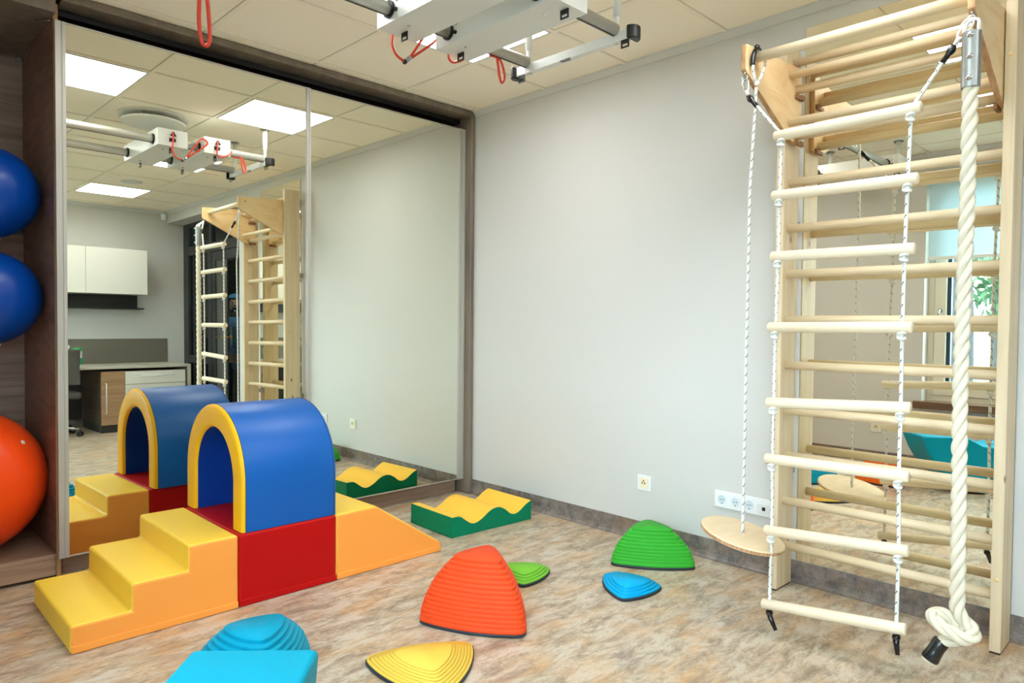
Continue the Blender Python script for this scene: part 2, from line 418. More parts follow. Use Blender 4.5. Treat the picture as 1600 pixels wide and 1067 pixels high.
box(bm, WX0, WX1, YO, YF, 0.0, WZ0 - 0.03); box(bm, WX0, WX1, YO, YF, WZ1, HC)
struct('wall_front', bm, 'wall')
# suspended-ceiling grid bars
bm = BM()
x = 0.12
xs = [0.12 + 0.6 * k for k in range(0, 10)]
ys = [-0.6 * k for k in range(1, 6)]
for gx in xs: box(bm, gx - 0.0105, gx + 0.0105, YF + 0.002, -0.002, HC - 0.006, HC + 0.002)
for gy in ys: box(bm, 0.075, XR - 0.002, gy - 0.0105, gy + 0.0105, HC - 0.0055, HC + 0.002)
struct('trim_1', bm, 'tbar')
# cornices
bm = BM(); prism(bm, [(0, 2.565), (-0.008, 2.565), (-0.03, 2.592), (-0.03, 2.6), (0, 2.6)], 'x', 0.065, XR, 0, 0); struct('trim_2', bm, 'trim')
bm = BM(); prism(bm, [(XR, 2.565), (XR - 0.008, 2.565), (XR - 0.03, 2.592), (XR - 0.03, 2.6), (XR, 2.6)], 'y', YF, -0.03, 0, 0); struct('trim_3', bm, 'trim')
bm = BM(); prism(bm, [(YF, 2.565), (YF + 0.008, 2.565), (YF + 0.03, 2.592), (YF + 0.03, 2.6), (YF, 2.6)], 'x', 0.12, XR - 0.03, 0, 0); struct('trim_4', bm, 'trim')
# coved linoleum baseboards
def cove(s, y0, sign, z=0.097):
    pts = [(y0, 0.0), (y0 + sign * 0.03, 0.0), (y0 + sign * 0.016, 0.004), (y0 + sign * 0.008, 0.012), (y0 + sign * 0.004, 0.03), (y0 + sign * 0.003, z), (y0, z)]
    return pts
bm = BM(); prism(bm, cove(0, 0.0, -1), 'x', 0.0, 3.6); struct('baseboard_back', bm, 'base')
bm = BM(); prism(bm, cove(0, YF, 1), 'x', XL, XR); struct('baseboard_front', bm, 'base')
bm = BM(); prism(bm, cove(0, XR, -1), 'y', YF, 0.2); struct('baseboard_right', bm, 'base')

# ------------------------------------------------------------------ window behind the camera (seen in the wall mirror)
w = bpy.data.objects.new('window_1', None); COL.objects.link(w); w['kind'] = 'structure'; w.location = (3.3, YF, WZ0); w['_o'] = (3.3, YF, WZ0)
YG = YF - 0.13
bm = BM()
t = 0.045
box(bm, WX0, WX1, YG - 0.07, YG + 0.0, WZ0, WZ0 + t); box(bm, WX0, WX1, YG - 0.07, YG, WZ1 - t, WZ1)
box(bm, WX0, WX0 + t, YG - 0.07, YG, WZ0 + t, WZ1 - t); box(bm, WX1 - t, WX1, YG - 0.07, YG, WZ0 + t, WZ1 - t)
for mx in (2.84, 3.77): box(bm, mx - 0.04, mx + 0.04, YG - 0.07, YG, WZ0 + t, WZ1 - t)
obj('window_frame', bm, 'winframe', w, bevel=0.004)
for a, b in ((WX0 + t, 2.80), (2.88, 3.73), (3.81, WX1 - t)):
    bm = BM(); s = 0.085
    z0, z1 = WZ0 + t + 0.004, WZ1 - t - 0.004; a += 0.004; b -= 0.004
    for q in ((a, b, z0, z0 + s), (a, b, z1 - s, z1), (a, a + s, z0 + s, z1 - s), (b - s, b, z0 + s, z1 - s)):
        box(bm, q[0], q[1], YG - 0.06, YG + 0.015, q[2], q[3])
    sa = obj('sash', bm, 'winframe', w, bevel=0.004)
    bm = BM(); g = 0.018
    for q in ((a + s, b - s, z0 + s, z0 + s + g), (a + s, b - s, z1 - s - g, z1 - s), (a + s, a + s + g + 0.012, z0 + s, z1 - s), (b - s - g - 0.012, b - s, z0 + s, z1 - s)):
        box(bm, q[0], q[1], YG - 0.05, YG - 0.01, q[2], q[3])
    obj('gasket', bm, 'windark', sa)
    bm = BM(); box(bm, a + s + 0.004, b - s - 0.004, YG - 0.034, YG - 0.028, z0 + s + 0.004, z1 - s - 0.004); obj('pane', bm, 'glass', sa)
    if a < 2.5:
        bm = BM()
        lathe(bm, [(0.018, 0), (0.018, 0.012), (0.014, 0.016), (0, 0.016)], (a + 0.045, YG + 0.013, 1.31), 20, 'y')
        tube(bm, [(a + 0.045, YG + 0.03, 1.315), (a + 0.045, YG + 0.06, 1.312), (a + 0.043, YG + 0.064, 1.29), (a + 0.04, YG + 0.064, 1.2)], [0.009, 0.009, 0.009, 0.007], 10)
        obj('handle', bm, 'chrome', sa, sharp=40)
bm = BM(); box(bm, 1.85, WX1 + 0.05, YF - 0.13, YF + 0.05, 0.50, 0.56); s_ = struct('trim_5', bm, 'sill', bevel=0.004)
# roller blind
bt = thing('roller_blind', 'pale blue roller blind half drawn down over the window opposite the wall mirror', 'blind', (2.35, YF - 0.03, 1.73))
bm = BM(); cyl(bm, (1.925, YF - 0.045, 2.425), (2.83, YF - 0.045, 2.425), 0.022, 20); obj('roller_tube', bm, 'white', bt, sharp=40)
bm = BM(); box(bm, 1.925, 2.83, YF - 0.0245, YF - 0.0225, 1.75, 2.43); obj('blind_cloth', bm, 'blind', bt)
bm = BM(); box(bm, 1.92, 2.835, YF - 0.031, YF - 0.015, 1.725, 1.752); obj('bottom_bar', bm, 'whitepl', bt, bevel=0.004)
# single socket on the window wall
def tri_socket(px, y, pz, face, label, s=0.042):
    t = thing('wall_socket', label, 'socket', (px, y, pz))
    f = -1 if face < 0 else 1
    bm = BM(); box(bm, px - s, px + s, min(y, y + f * 0.009), max(y, y + f * 0.009), pz - s, pz + s); obj('cover_frame', bm, 'whitepl', t, bevel=0.003)
    bm = BM(); q = s * 0.66; y1 = y + f * 0.009; box(bm, px - q, px + q, min(y1, y1 + f * 0.003), max(y1, y1 + f * 0.003), pz - q, pz + q); obj('insert_plate', bm, 'ivory', t, bevel=0.001)
    for dx, dz in ((-0.008, 0.0), (0.008, 0.0), (0, 0.012)):
        bm = BM(); lathe(bm, [(0.0052, 0), (0.0052, f * 0.0012), (0.0026, f * 0.0012), (0.0026, f * 0.0004), (0, f * 0.0004)], (px + dx, y1 + f * 0.003, pz + dz), 14, 'y'); obj('contact', bm, 'brass', t)
tri_socket(1.471, 0.0, 0.311, -1, 'white single wall socket with ivory centre, above the tall green stone')
tri_socket(1.56, YF, 0.305, 1, 'single white socket on the window wall, seen only in the wall mirror')

# four-gang socket strip
t = thing('socket_strip', 'white four-gang socket strip on the wall behind the round disc swing', 'socket', (2.05, 0, 0.309))
bm = BM(); box(bm, 1.895, 2.205, -0.011, 0, 0.268, 0.350); obj('cover_frame', bm, 'whitepl', t, bevel=0.003)
for k in range(3):
    cx = 1.935 + 0.0715 * k
    bm = BM(); lathe(bm, [(0.0215, 0.001), (0.0215, -0.0024), (0.0198, -0.0024), (0.0188, -0.0007), (0.0, -0.0007)], (cx, -0.011, 0.309), 28, 'y')
    so = obj('socket_well', bm, mat('socket_well_white', (206, 220, 228), 0.4), t, sharp=40)
    bm = BM()
    for dx in (-0.0065, 0.0065): lathe(bm, [(0.0026, 0), (0.0026, -0.0006), (0, -0.0006)], (cx + dx, -0.0117, 0.309), 10, 'y')
    box(bm, cx - 0.002, cx + 0.002, -0.0137, -0.0118, 0.289, 0.294)
    obj('pin_hole', bm, 'black', so)
bm = BM(); box(bm, 2.118, 2.185, -0.0125, -0.0112, 0.277, 0.325); dp = obj('data_port', bm, mat('data_port_white', (226, 230, 230), 0.4), t, bevel=0.001)
bm = BM(); box(bm, 2.143, 2.159, -0.0135, -0.0126, 0.295, 0.312); obj('port_hole', bm, 'black', dp)

# ------------------------------------------------------------------ ceiling fittings
LIGHTS = [(0.72, -2.4, 'square ceiling light panel over the open ball shelf end of the wardrobe'), (0.72, -1.2, 'square ceiling light panel straight above the rail frame end, between mirror and wall bars'),
          (2.52, -1.2, 'square ceiling light panel in mid ceiling in front of the wall bars'), (2.52, -2.4, 'square ceiling light panel in mid ceiling on the window side'),
          (4.32, -1.2, 'square ceiling light panel farthest in the mirror, near the white wall cupboard'), (4.32, -2.4, 'square ceiling light panel above the desk end, on the window side')]
for lx, ly, lab in LIGHTS:
    t = thing('ceiling_light', lab, 'ceiling light', (lx + 0.3, ly + 0.3, HC), 'square ceiling light panels')
    bm = BM(); e = 0.012
    box(bm, lx + e, lx + 0.6 - e, ly + e, ly + e + 0.01, HC - 0.008, HC); box(bm, lx + e, lx + 0.6 - e, ly + 0.6 - e - 0.01, ly + 0.6 - e, HC - 0.008, HC)
    box(bm, lx + e, lx + e + 0.01, ly + e + 0.01, ly + 0.59 - e, HC - 0.008, HC); box(bm, lx + 0.59 - e, lx + 0.6 - e, ly + e + 0.01, ly + 0.59 - e, HC - 0.008, HC)
    obj('frame', bm, 'trim', t)
    bm = BM(); box(bm, lx + e + 0.01, lx + 0.59 - e, ly + e + 0.01, ly + 0.59 - e, HC - 0.006, HC - 0.001); obj('diffuser', bm, 'lampw', t)
t = thing('air_diffuser', 'round white air diffuser hanging under the ceiling, seen in the mirror', 'vent', (1.60, -1.5, HC))
bm = BM(); lathe(bm, [(0.12, 0), (0.22, 0), (0.222, -0.012), (0.21, -0.014), (0.12, -0.012)], (1.60, -1.5, HC), 48); obj('ceiling_ring', bm, 'white', t, sharp=40)
bm = BM(); lathe(bm, [(0.0, -0.040), (0.20, -0.040), (0.205, -0.046), (0.2, -0.054), (0.17, -0.058), (0.0, -0.058)], (1.60, -1.5, HC), 48); obj('disc', bm, 'white', t, sharp=40)
for k in range(4):
    bm = BM(); a = PI / 4 + k * PI / 2; cyl(bm, (1.6 + 0.16 * math.cos(a), -1.5 + 0.16 * math.sin(a), HC - 0.012), (1.6 + 0.16 * math.cos(a), -1.5 + 0.16 * math.sin(a), HC - 0.042), 0.005, 8); obj('spacer', bm, 'white', t)
bm = BM(); lathe(bm, [(0.0, -0.012), (0.07, -0.014), (0.095, -0.008), (0.1, 0), (0, 0)], (4.02, -0.9, HC), 36)
tag(obj('ceiling_speaker', bm, 'trim', origin=(4.02, -0.9, HC), sharp=40), 'small round ceiling disc beside the farthest light panel in the mirror', 'speaker')
bm = BM(); lathe(bm, [(0, -0.075), (0.02, -0.072), (0.032, -0.055), (0.036, 0.0), (0, 0.0)], (0, 0, 0), 20)
for v in bm.verts: v.co = Vector((XR - 0.037 + v.co.x, -0.045 + v.co.y, 2.563 + v.co.z))
bmesh.ops.recalc_face_normals(bm, faces=bm.faces[:])
tag(obj('motion_sensor', bm, 'whitepl', origin=(XR - 0.037, -0.045, 2.563), sharp=40), 'small white motion sensor in the far ceiling corner of the mirror', 'sensor')

# ------------------------------------------------------------------ mirrored wardrobe
wd = thing('mirrored_wardrobe', 'dark wood wardrobe with two sliding mirror doors beside the blank wall', 'wardrobe', (-0.3, -1.2, 0))
XB = -0.70
bm = BM(); box(bm, XB, 0.060, -0.037, -0.0035, 0.004, HC - 0.001); obj('end_panel', bm, 'frame', wd, bevel=0.008, seg=3)
bm = BM(); box(bm, XB, 0.062, -2.409, -0.037, 2.562, HC - 0.001); obj('top_panel', bm, 'frame', wd, bevel=0.006, seg=2)
bm = BM(); box(bm, XB, XB + 0.02, -2.40, -0.037, 0.0, 2.562); obj('back_panel', bm, 'walnut', wd)
bm = BM(); box(bm, -0.085, -0.066, -2.40, -0.055, 0.0, 0.096); obj('plinth', bm, 'plinth', wd, bevel=0.001)
bm = BM(); box(bm, -0.105, -0.06, -2.40, -0.037, 2.535, 2.561); obj('track', bm, 'black', wd)
N = Vector((1.0, 0.0098, 0.0067)).normalized(); PIV = Vector((0.018, -1.2, 1.25))
ROT = Vector((1, 0, 0)).rotation_difference(N).to_matrix()
def door(y0, y1, px, stiles, left):
    z0, z1 = 0.098, 2.482
    def fix(bm):
        if left:
            for v in bm.verts: v.co = PIV + ROT @ (v.co - Vector((px, -1.2, 1.25)))
        return bm
    bm = BM(); box(bm, px - 0.012, px - 0.001, y0 + 0.004, y1 - 0.004, z0 + 0.004, z1 - 0.004)
    d = obj('door', fix(bm), 'frame', wd)
    bm = BM(); box(bm, px - 0.001, px, y0 + stiles[0], y1 - stiles[1], z0 + 0.006, z1 - 0.006); obj('mirror_pane', fix(bm), 'mirror', d)
    for (a, b) in ((y0, y0 + stiles[0]), (y1 - stiles[1], y1)):
        bm = BM(); wv = b - a
        poly = [(px - 0.014, a), (px + 0.007, a), (px + 0.007, a + wv * 0.5), (px + 0.003, a + wv * 0.56), (px + 0.003, a + wv * 0.64), (px + 0.0055, a + wv * 0.68), (px + 0.0055, b), (px - 0.014, b)]
        prism(bm, poly, 'z', z0, z1); obj('stile', fix(bm), 'alu', d)
    for (a, b) in ((z0, z0 + 0.006), (z1 - 0.006, z1)):
        bm = BM(); box(bm, px - 0.013, px + 0.003, y0 + stiles[0], y1 - stiles[1], a, b); obj('door_rail', fix(bm), 'alu', d)
door(-2.432, -1.198, 0.018, (0.040, 0.026), True)
door(-1.23, -0.04, 0.0, (0.02, 0.052), False)

# ------------------------------------------------------------------ open cabinet with the balls
oc = thing('open_ball_cabinet', 'open dark wood cabinet bay at the left edge holding the exercise balls', 'cabinet', (-0.35, -2.9, 0))
YS = -2.42
bm = BM(); box(bm, XB, 0.0, YS - 0.014, YS + 0.004, 0.0, 2.560); obj('side_panel', bm, 'walnut', oc)
bm = BM(); box(bm, 0.0002, 0.0022, YS - 0.014, YS + 0.004, 0.0, 2.560); obj('front_edge', bm, 'edge', oc)
bm = BM(); box(bm, XB, XB + 0.02, YF + 0.004, YS - 0.014, 0.10, 2.50); obj('back_panel', bm, 'greywood', oc)
bm = BM(); box(bm, XB, -0.001, YF + 0.004, YS - 0.0145, 0.092, 0.112); obj('bottom_shelf', bm, 'plinth', oc, bevel=0.001)
bm = BM(); box(bm, -0.022, -0.003, YF + 0.004, YS - 0.0145, 0.016, 0.091); obj('plinth', bm, 'plinth', oc, bevel=0.001)
bm = BM(); box(bm, XB, 0.058, YF + 0.004, YS - 0.0145, 2.502, HC - 0.001); obj('top_panel', bm, 'frame', oc)
bm = BM(); box(bm, XB, 0.0, YF + 0.004, YF + 0.022, 0.112, 2.50); obj('far_side_panel', bm, 'walnut', oc)
for zz in (2.47, 1.60):
    bm = BM(); box(bm, XB + 0.02, XB + 0.05, YS - 0.045, YS - 0.0145, zz, zz + 0.03); box(bm, XB + 0.05, XB + 0.056, YS - 0.04, YS - 0.018, zz + 0.012, zz + 0.026); obj('shelf_clip', bm, 'chrome', oc, bevel=0.002)
bm = BM(); tube(bm, [(-0.02, YS - 0.016, 2.49), (-0.05, YS - 0.03, 2.495), (-0.09, YS - 0.06, 2.499)], 0.004, 8); obj('corner_fitting', bm, 'chrome', oc)
# rod brackets that carry the two blue balls
for k, zc in enumerate((1.261, 1.734)):
    zr = zc - (0.2120 if k == 0 else 0.2060) - 0.0015
    bk = thing('ball_bracket', ('upper' if k else 'lower') + ' steel rod bracket under the ' + ('topmost' if k else 'second') + ' blue exercise ball', 'bracket', (XB + 0.02, -2.645, zr), 'ball brackets')
    for sgn in (-1, 1):
        bm = BM(); yy = -2.645 + sgn * 0.045
        tube(bm, [(XB + 0.0205, yy, zr), (-0.245, yy, zr)], 0.006, 10); obj('rod', bm, 'chrome', bk)
    bm = BM(); box(bm, XB + 0.0202, XB + 0.026, -2.645 - 0.1, -2.645 + 0.1, zr - 0.02, zr + 0.02); obj('wall_plate', bm, 'chrome', bk, bevel=0.002)
def ball(c, r, m, label):
    t = thing('exercise_ball', label, 'ball', (c[0], c[1], c[2] - r), 'exercise balls')
    bm = BM(); lathe(bm, [(r * math.sin(PI * i / 36) * (1 + 0.0015 * math.cos(PI * i / 36 * 24)), -r * math.cos(PI * i / 36)) for i in range(37)], c, 56)
    for v in bm.verts: pass
    obj('ball_skin', bm, m, t, sharp=60)
    if m == 'ballblue': return
    bm = BM(); lathe(bm, [(0, 0.003), (0.009, 0.003), (0.011, 0.0), (0.0, -0.004)], (0, 0, 0), 16, 'x')
    d = Vector((0.55, 0.62, 0.56)).normalized(); R = Vector((1, 0, 0)).rotation_difference(d).to_matrix()
    for v in bm.verts: v.co = Vector(c) + d * r * 0.999 + R @ v.co
    obj('highlight_dot', bm, 'whitepl', t)  # white disc standing in for the highlight on the orange ball
ball((-0.25, -2.745, 0.112 + 0.325), 0.325, 'ballorange', 'big orange exercise ball on the bottom shelf of the open cabinet')
ball((-0.25, -2.645, 1.261), 0.212, 'ballblue', 'blue exercise ball in the cabinet, just above the orange ball')
ball((-0.25, -2.645, 1.734), 0.206, 'ballblue', 'blue exercise ball in the cabinet, topmost of the three balls')

# ------------------------------------------------------------------ soft-play blocks
BX0, BX1 = 0.271, 0.872
def slab(name, label, cat_, poly, xa, xb, mtop, mside, strip, smat, bev=0.012):
    cx = sum(p[0] for p in poly) / len(poly)
    t = thing(name, label, cat_, ((xa + xb) / 2, cx, 0))
    bm = BM(); prism(bm, poly, 'x', xa, xb, 0, 1); obj('padded_body', bm, [mtop, mside], t, bevel=bev, seg=4)
    for (ya, yb) in strip:
        bm = BM(); box(bm, xb - 0.004, xb + 0.0045, ya + 0.003, yb - 0.003, 0.002, 0.028); obj('zip_flap', bm, smat, t, bevel=0.0025, seg=3)
    return t
y0, y1, y2, y3, y4, y5, y6 = -2.568, -2.371, -2.171, -1.975, -1.527, -1.312, -0.925
slab('soft_play_steps', 'yellow and orange padded three-step stair block at the front of the play set', 'play block',
     [(y0, 0), (y0, 0.099), (y1, 0.099), (y1, 0.1985), (y2, 0.1985), (y2, 0.297), (y3 - 0.001, 0.297), (y3 - 0.001, 0)], BX0, BX1 + 0.002, 'yellow', 'orange', [(y0, y3)], 'orange')
slab('soft_play_cube', 'red padded block in the middle of the play set, under the blue tunnel', 'play block',
     [(y3 + 0.001, 0), (y3 + 0.001, 0.297), (y4 - 0.001, 0.297), (y4 - 0.001, 0)], BX0, BX1, 'red', 'red', [(y3, y4)], 'red')
slab('soft_play_ramp', 'orange padded ramp with yellow slope at the far end of the play set', 'play block',
     [(y4 + 0.001, 0), (y4 + 0.001, 0.297), (y5, 0.297), (y6, 0.046), (y6, 0)], BX0, BX1 - 0.003, 'yellow', 'orange', [(y4, y6)], 'orange')
# tunnel
tn = thing('soft_play_tunnel', 'blue padded arch tunnel with yellow rim standing on the red block', 'play block', (0.556, -1.74, 0.299))
ta, tb = -1.958, -1.523
cx, zb, zs = 0.556, 0.299, 0.492
Ro, Ri = 0.309, 0.209
NS = 28
def arch(R, rx=None):
    rx = rx or R
    return [(cx - rx, zb), (cx - rx, (zb + zs) / 2)] + [(cx - rx * math.cos(PI * i / NS), zs + R * math.sin(PI * i / NS)) for i in range(NS + 1)] + [(cx + rx, (zb + zs) / 2), (cx + rx, zb)]
bm = BM()
rings = []; fb = 0.016; sec = []
for q in range(5):
    a = PI / 2 * q / 4; sec.append((Ro - fb + fb * math.cos(a), tb - fb + fb * math.sin(a), 0))
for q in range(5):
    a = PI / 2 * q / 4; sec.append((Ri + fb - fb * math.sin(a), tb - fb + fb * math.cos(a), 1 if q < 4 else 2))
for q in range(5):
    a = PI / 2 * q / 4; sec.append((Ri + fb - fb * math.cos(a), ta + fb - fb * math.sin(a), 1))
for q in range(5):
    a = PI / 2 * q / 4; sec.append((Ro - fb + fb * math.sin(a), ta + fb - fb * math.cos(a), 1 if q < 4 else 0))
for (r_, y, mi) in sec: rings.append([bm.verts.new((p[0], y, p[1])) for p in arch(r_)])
n = len(rings[0]); m_ = len(rings)
for k in range(m_):
    A, B = rings[k], rings[(k + 1) % m_]
    for i in range(n - 1): bm.faces.new((A[i], A[i + 1], B[i + 1], B[i])).material_index = sec[k][2]
for i in (0, n - 1): bm.faces.new([rings[k][i] for k in range(m_)]).material_index = 0
bmesh.ops.recalc_face_normals(bm, faces=bm.faces[:])
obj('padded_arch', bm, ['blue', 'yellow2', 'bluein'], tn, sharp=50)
for yy in (ta + 0.016, tb - 0.016):
    bm = BM(); tube(bm, [(p[0], yy, p[1]) for p in arch(Ro - 0.0005)], 0.0016, 6); obj('piping', bm, mat('dark_seam', (20, 44, 70), 0.6), tn)
# wave block
wv = thing('wave_block', 'green padded balance block with wavy yellow top by the mirror corner', 'play block', (0.56, -0.455, 0))
U0, V0 = Vector((0.3518, -0.7359, 0)), None
eu = (Vector((0.7514, -0.7534, 0)) - Vector((0.3518, -0.7359, 0))).normalized(); ev = Vector((-eu.y, eu.x, 0)); LW, LL = 0.400, 0.590
prof = [(0.0, 0.113), (0.035, 0.113), (0.06, 0.107), (0.09, 0.086), (0.125, 0.063), (0.155, 0.056), (0.185, 0.062), (0.22, 0.078), (0.255, 0.1), (0.29, 0.114), (0.325, 0.117), (0.355, 0.11), (0.39, 0.09), (0.42, 0.066), (0.45, 0.056), (0.48, 0.06), (0.51, 0.075), (0.54, 0.094), (0.57, 0.108), (0.59, 0.114)]
top = [p for p in cat([(a, b, 0) for a, b in prof], 4)]
def wv_pt(u, v, z): q = U0 + eu * u + ev * v; return (q.x, q.y, z)
bm = BM(); N_ = len(top)
T0 = [bm.verts.new(wv_pt(0, p.x, p.y)) for p in top]; T1 = [bm.verts.new(wv_pt(LW, p.x, p.y)) for p in top]
b00, b01 = bm.verts.new(wv_pt(0, 0, 0)), bm.verts.new(wv_pt(0, LL, 0)); b10, b11 = bm.verts.new(wv_pt(LW, 0, 0)), bm.verts.new(wv_pt(LW, LL, 0))
for i in range(N_ - 1):
    f = bm.faces.new((T0[i], T1[i], T1[i + 1], T0[i + 1])); f.material_index = 0
for f in (bm.faces.new([b00] + T0 + [b01]), bm.faces.new([b10] + T1 + [b11]), bm.faces.new((b00, b10, T1[0], T0[0])), bm.faces.new((b01, b11, T1[-1], T0[-1])), bm.faces.new((b00, b01, b11, b10))): f.material_index = 1
bmesh.ops.recalc_face_normals(bm, faces=bm.faces[:])
obj('padded_body', bm, ['wyellow', 'green'], wv, bevel=0.006, seg=3)
def obox(bm, u0, u1, v0, v1, z0, z1):
    vs = box(bm, u0, u1, v0, v1, z0, z1)
    for q in vs: p = wv_pt(q.co.x, q.co.y, q.co.z); q.co = Vector(p)
bm = BM(); obox(bm, 0.004, LW - 0.004, -0.0045, 0.003, 0.002, 0.026); obj('zip_flap', bm, 'green', wv, bevel=0.0025, seg=3)

# ------------------------------------------------------------------ stepping stones
def outline(corners, bulge, rnd):
    C = [Vector((c[0], c[1])) for c in corners]; cen = sum(C, Vector((0, 0))) / 3
    pts = []
    for i in range(3):
        a, b = C[i], C[(i + 1) % 3]; m = (a + b) / 2; nn = (m - cen).normalized(); L = (b - a).length
        for k in range(24):
            t = k / 24; pts.append(a.lerp(b, t) + nn * (bulge * L * 4 * t * (1 - t)))
    for it in range(rnd):
        pts = [(pts[i - 1] + pts[i] * 2 + pts[(i + 1) % len(pts)]) / 4 for i in range(len(pts))]
    return pts, cen
def stone(label, corners, H, n, stop, power, m, bulge=0.10, rnd=4, lip=0.35, tc=None, z0=0.014):
    pts, cen = outline(corners, bulge, rnd)
    t = thing('stepping_stone', label, 'stepping stone', (cen.x, cen.y, 0), 'plastic stepping stones')
    tcen = Vector(tc) if tc else cen
    def ring(bm, s, z, fz=0.0):
        c = cen.lerp(tcen, fz)
        return [bm.verts.new((c.x + (p.x - cen.x) * s, c.y + (p.y - cen.y) * s, z)) for p in pts]
    def stack(rs, bm):
        for i in range(len(rs) - 1):
            for k in range(len(pts)):
                bm.faces.new((rs[i][k], rs[i][(k + 1) % len(pts)], rs[i + 1][(k + 1) % len(pts)], rs[i + 1][k]))
        bm.faces.new(rs[-1]); bm.faces.new(rs[0][::-1])
    bm = BM(); stack([ring(bm, s, z) for s, z in ((0.985, 0.0), (1.015, 0.003), (1.015, 0.011), (1.0, z0))], bm); obj('rubber_rim', bm, 'rim', t, sharp=40)
    def sc(u): return 1.0 - (1.0 - stop) * (u ** power)
    bm = BM(); rs = []; dz = (H - z0) / n
    for k in range(n):
        u0, u1 = k / n, (k + 1) / n; s0 = sc(u0 + 0.15 / n); s1 = sc(u1 + (0.15 / n if k < n - 1 else 0)); za = z0 + dz * k; zb_ = z0 + dz * (k + 1)
        if k < n - 1:
            s1 = sc(u1); tr = sc(u0) - s1; tread = max(tr * (0.88 if tr > 0.045 else 0.6), 0.014); st = s1 + tread
        else:
            s1 = st = sc(u0) - 0.004; tread = 0
        ch = min(0.3 * dz, 0.0022); cs = ch / 0.2
        rs.append(ring(bm, st - (0.012 if k else -0.004), za, u0)); rs.append(ring(bm, st, za + dz * 0.3, u0)); rs.append(ring(bm, st, zb_ - ch, u0)); rs.append(ring(bm, st - min(cs, max(tread * 0.5, 0.006)), zb_, u0))
    stack(rs, bm)
    obj('ribbed_shell', bm, m, t, sharp=28)
    return t
def tri_(cen, tops, k): return [(cen[0] + (a - cen[0]) * k, cen[1] + (b - cen[1]) * k) for a, b in tops]
stone('tall orange ribbed stepping stone in the middle of the floor', [(1.485, -1.535), (1.868, -1.322), (1.478, -1.095)], 0.255, 15, 0.385, 2.1, 'st_orange', 0.085)
stone('tall green ribbed stepping stone against the wall under the single socket', [(1.596, -0.462), (1.918, -0.208), (1.53, -0.075)], 0.172, 11, 0.40, 1.9, 'st_green', 0.085)
stone('tall cyan ribbed stepping stone at the bottom edge behind the cyan rocker', [(1.312, -2.335), (1.39, -1.94), (1.695, -2.23)], 0.172, 10, 0.40, 1.9, 'st_cyan', 0.11, 12)
stone('low yellow ribbed stepping stone nearest the bottom edge of the photo', [(1.612, -1.856), (1.775, -1.505), (1.995, -1.82)], 0.047, 8, 0.47, 1.0, 'st_yellow', 0.10)
stone('low blue stepping stone in front of the tall green stone', [(1.672, -0.607), (1.908, -0.787), (1.942, -0.534)], 0.045, 4, 0.56, 1.1, 'st_blue', 0.11)
stone('low lime green stepping stone half hidden behind the tall orange stone', [(1.516, -0.978), (1.455, -0.735), (1.276, -0.908)], 0.045, 4, 0.56, 1.1, 'st_lime', 0.11)
stone('light orange stepping stone beneath the rocker tip, seen in the wall mirror', [(1.70, -2.425), (2.06, -2.375), (1.89, -2.69)], 0.172, 11, 0.55, 1.9, 'st_orange2', 0.085)

# ------------------------------------------------------------------ cyan rocker
rk = thing('rocker', 'cyan padded rocker with curved underside at the bottom edge of the photo', 'rocker', (2.45, -2.8, 0))
P1 = Vector((2.188, -2.342, 0)); dd = Vector((0.74, -0.67, 0)).normalized(); ww = Vector((-0.67, -0.74, 0)).normalized()
LR, WR = 1.0, 0.295; RR = 0.511
poly = []
for i in range(25):
    s = LR * i / 24; q = RR * RR - (s - LR / 2) ** 2
    poly.append((s, RR - math.sqrt(q)))
topp = [(1.0, 0.404), (0.70, 0.404), (0.64, 0.375), (0.58, 0.345), (0.5, 0.335), (0.42, 0.345), (0.36, 0.375), (0.30, 0.404), (0.0, 0.404)]
tp = [(p.x, p.y) for p in cat([(a, b, 0) for a, b in topp[1:-1]], 4)]
poly = poly[1:-1] + [(1.0, 0.385), (1.0, 0.404)] + tp + [(0.0, 0.404), (0.0, 0.385)]
bm = BM()
def rkp(s, z, u): q = P1 + dd * s + ww * u; return (q.x, q.y, z)
A = [bm.verts.new(rkp(s, z, 0)) for s, z in poly]; B = [bm.verts.new(rkp(s, z, WR)) for s, z in poly]
bm.faces.new(A).material_index = 0; bm.faces.new(B).material_index = 0
for i in range(len(A)): bm.faces.new((A[i], A[(i + 1) % len(A)], B[(i + 1) % len(A)], B[i]))
bmesh.ops.recalc_face_normals(bm, faces=bm.faces[:])
obj('padded_body', bm, 'cyanv', rk, bevel=0.016, seg=4)

# ------------------------------------------------------------------ mirror on the wall behind the bars
mi_ = thing('wall_mirror', 'tall frameless mirror fixed to the wall behind the wall bars', 'mirror', (2.70, -0.003, 0.10))
bm = BM(); box(bm, 2.305, 3.118, -0.0055, -0.0005, 0.0995, 2.505); obj('backing', bm, 'steel', mi_)
bm = BM(); box(bm, 2.306, 3.117, -0.0065, -0.0056, 0.1005, 2.504); obj('mirror_pane', bm, 'mirror2', mi_)

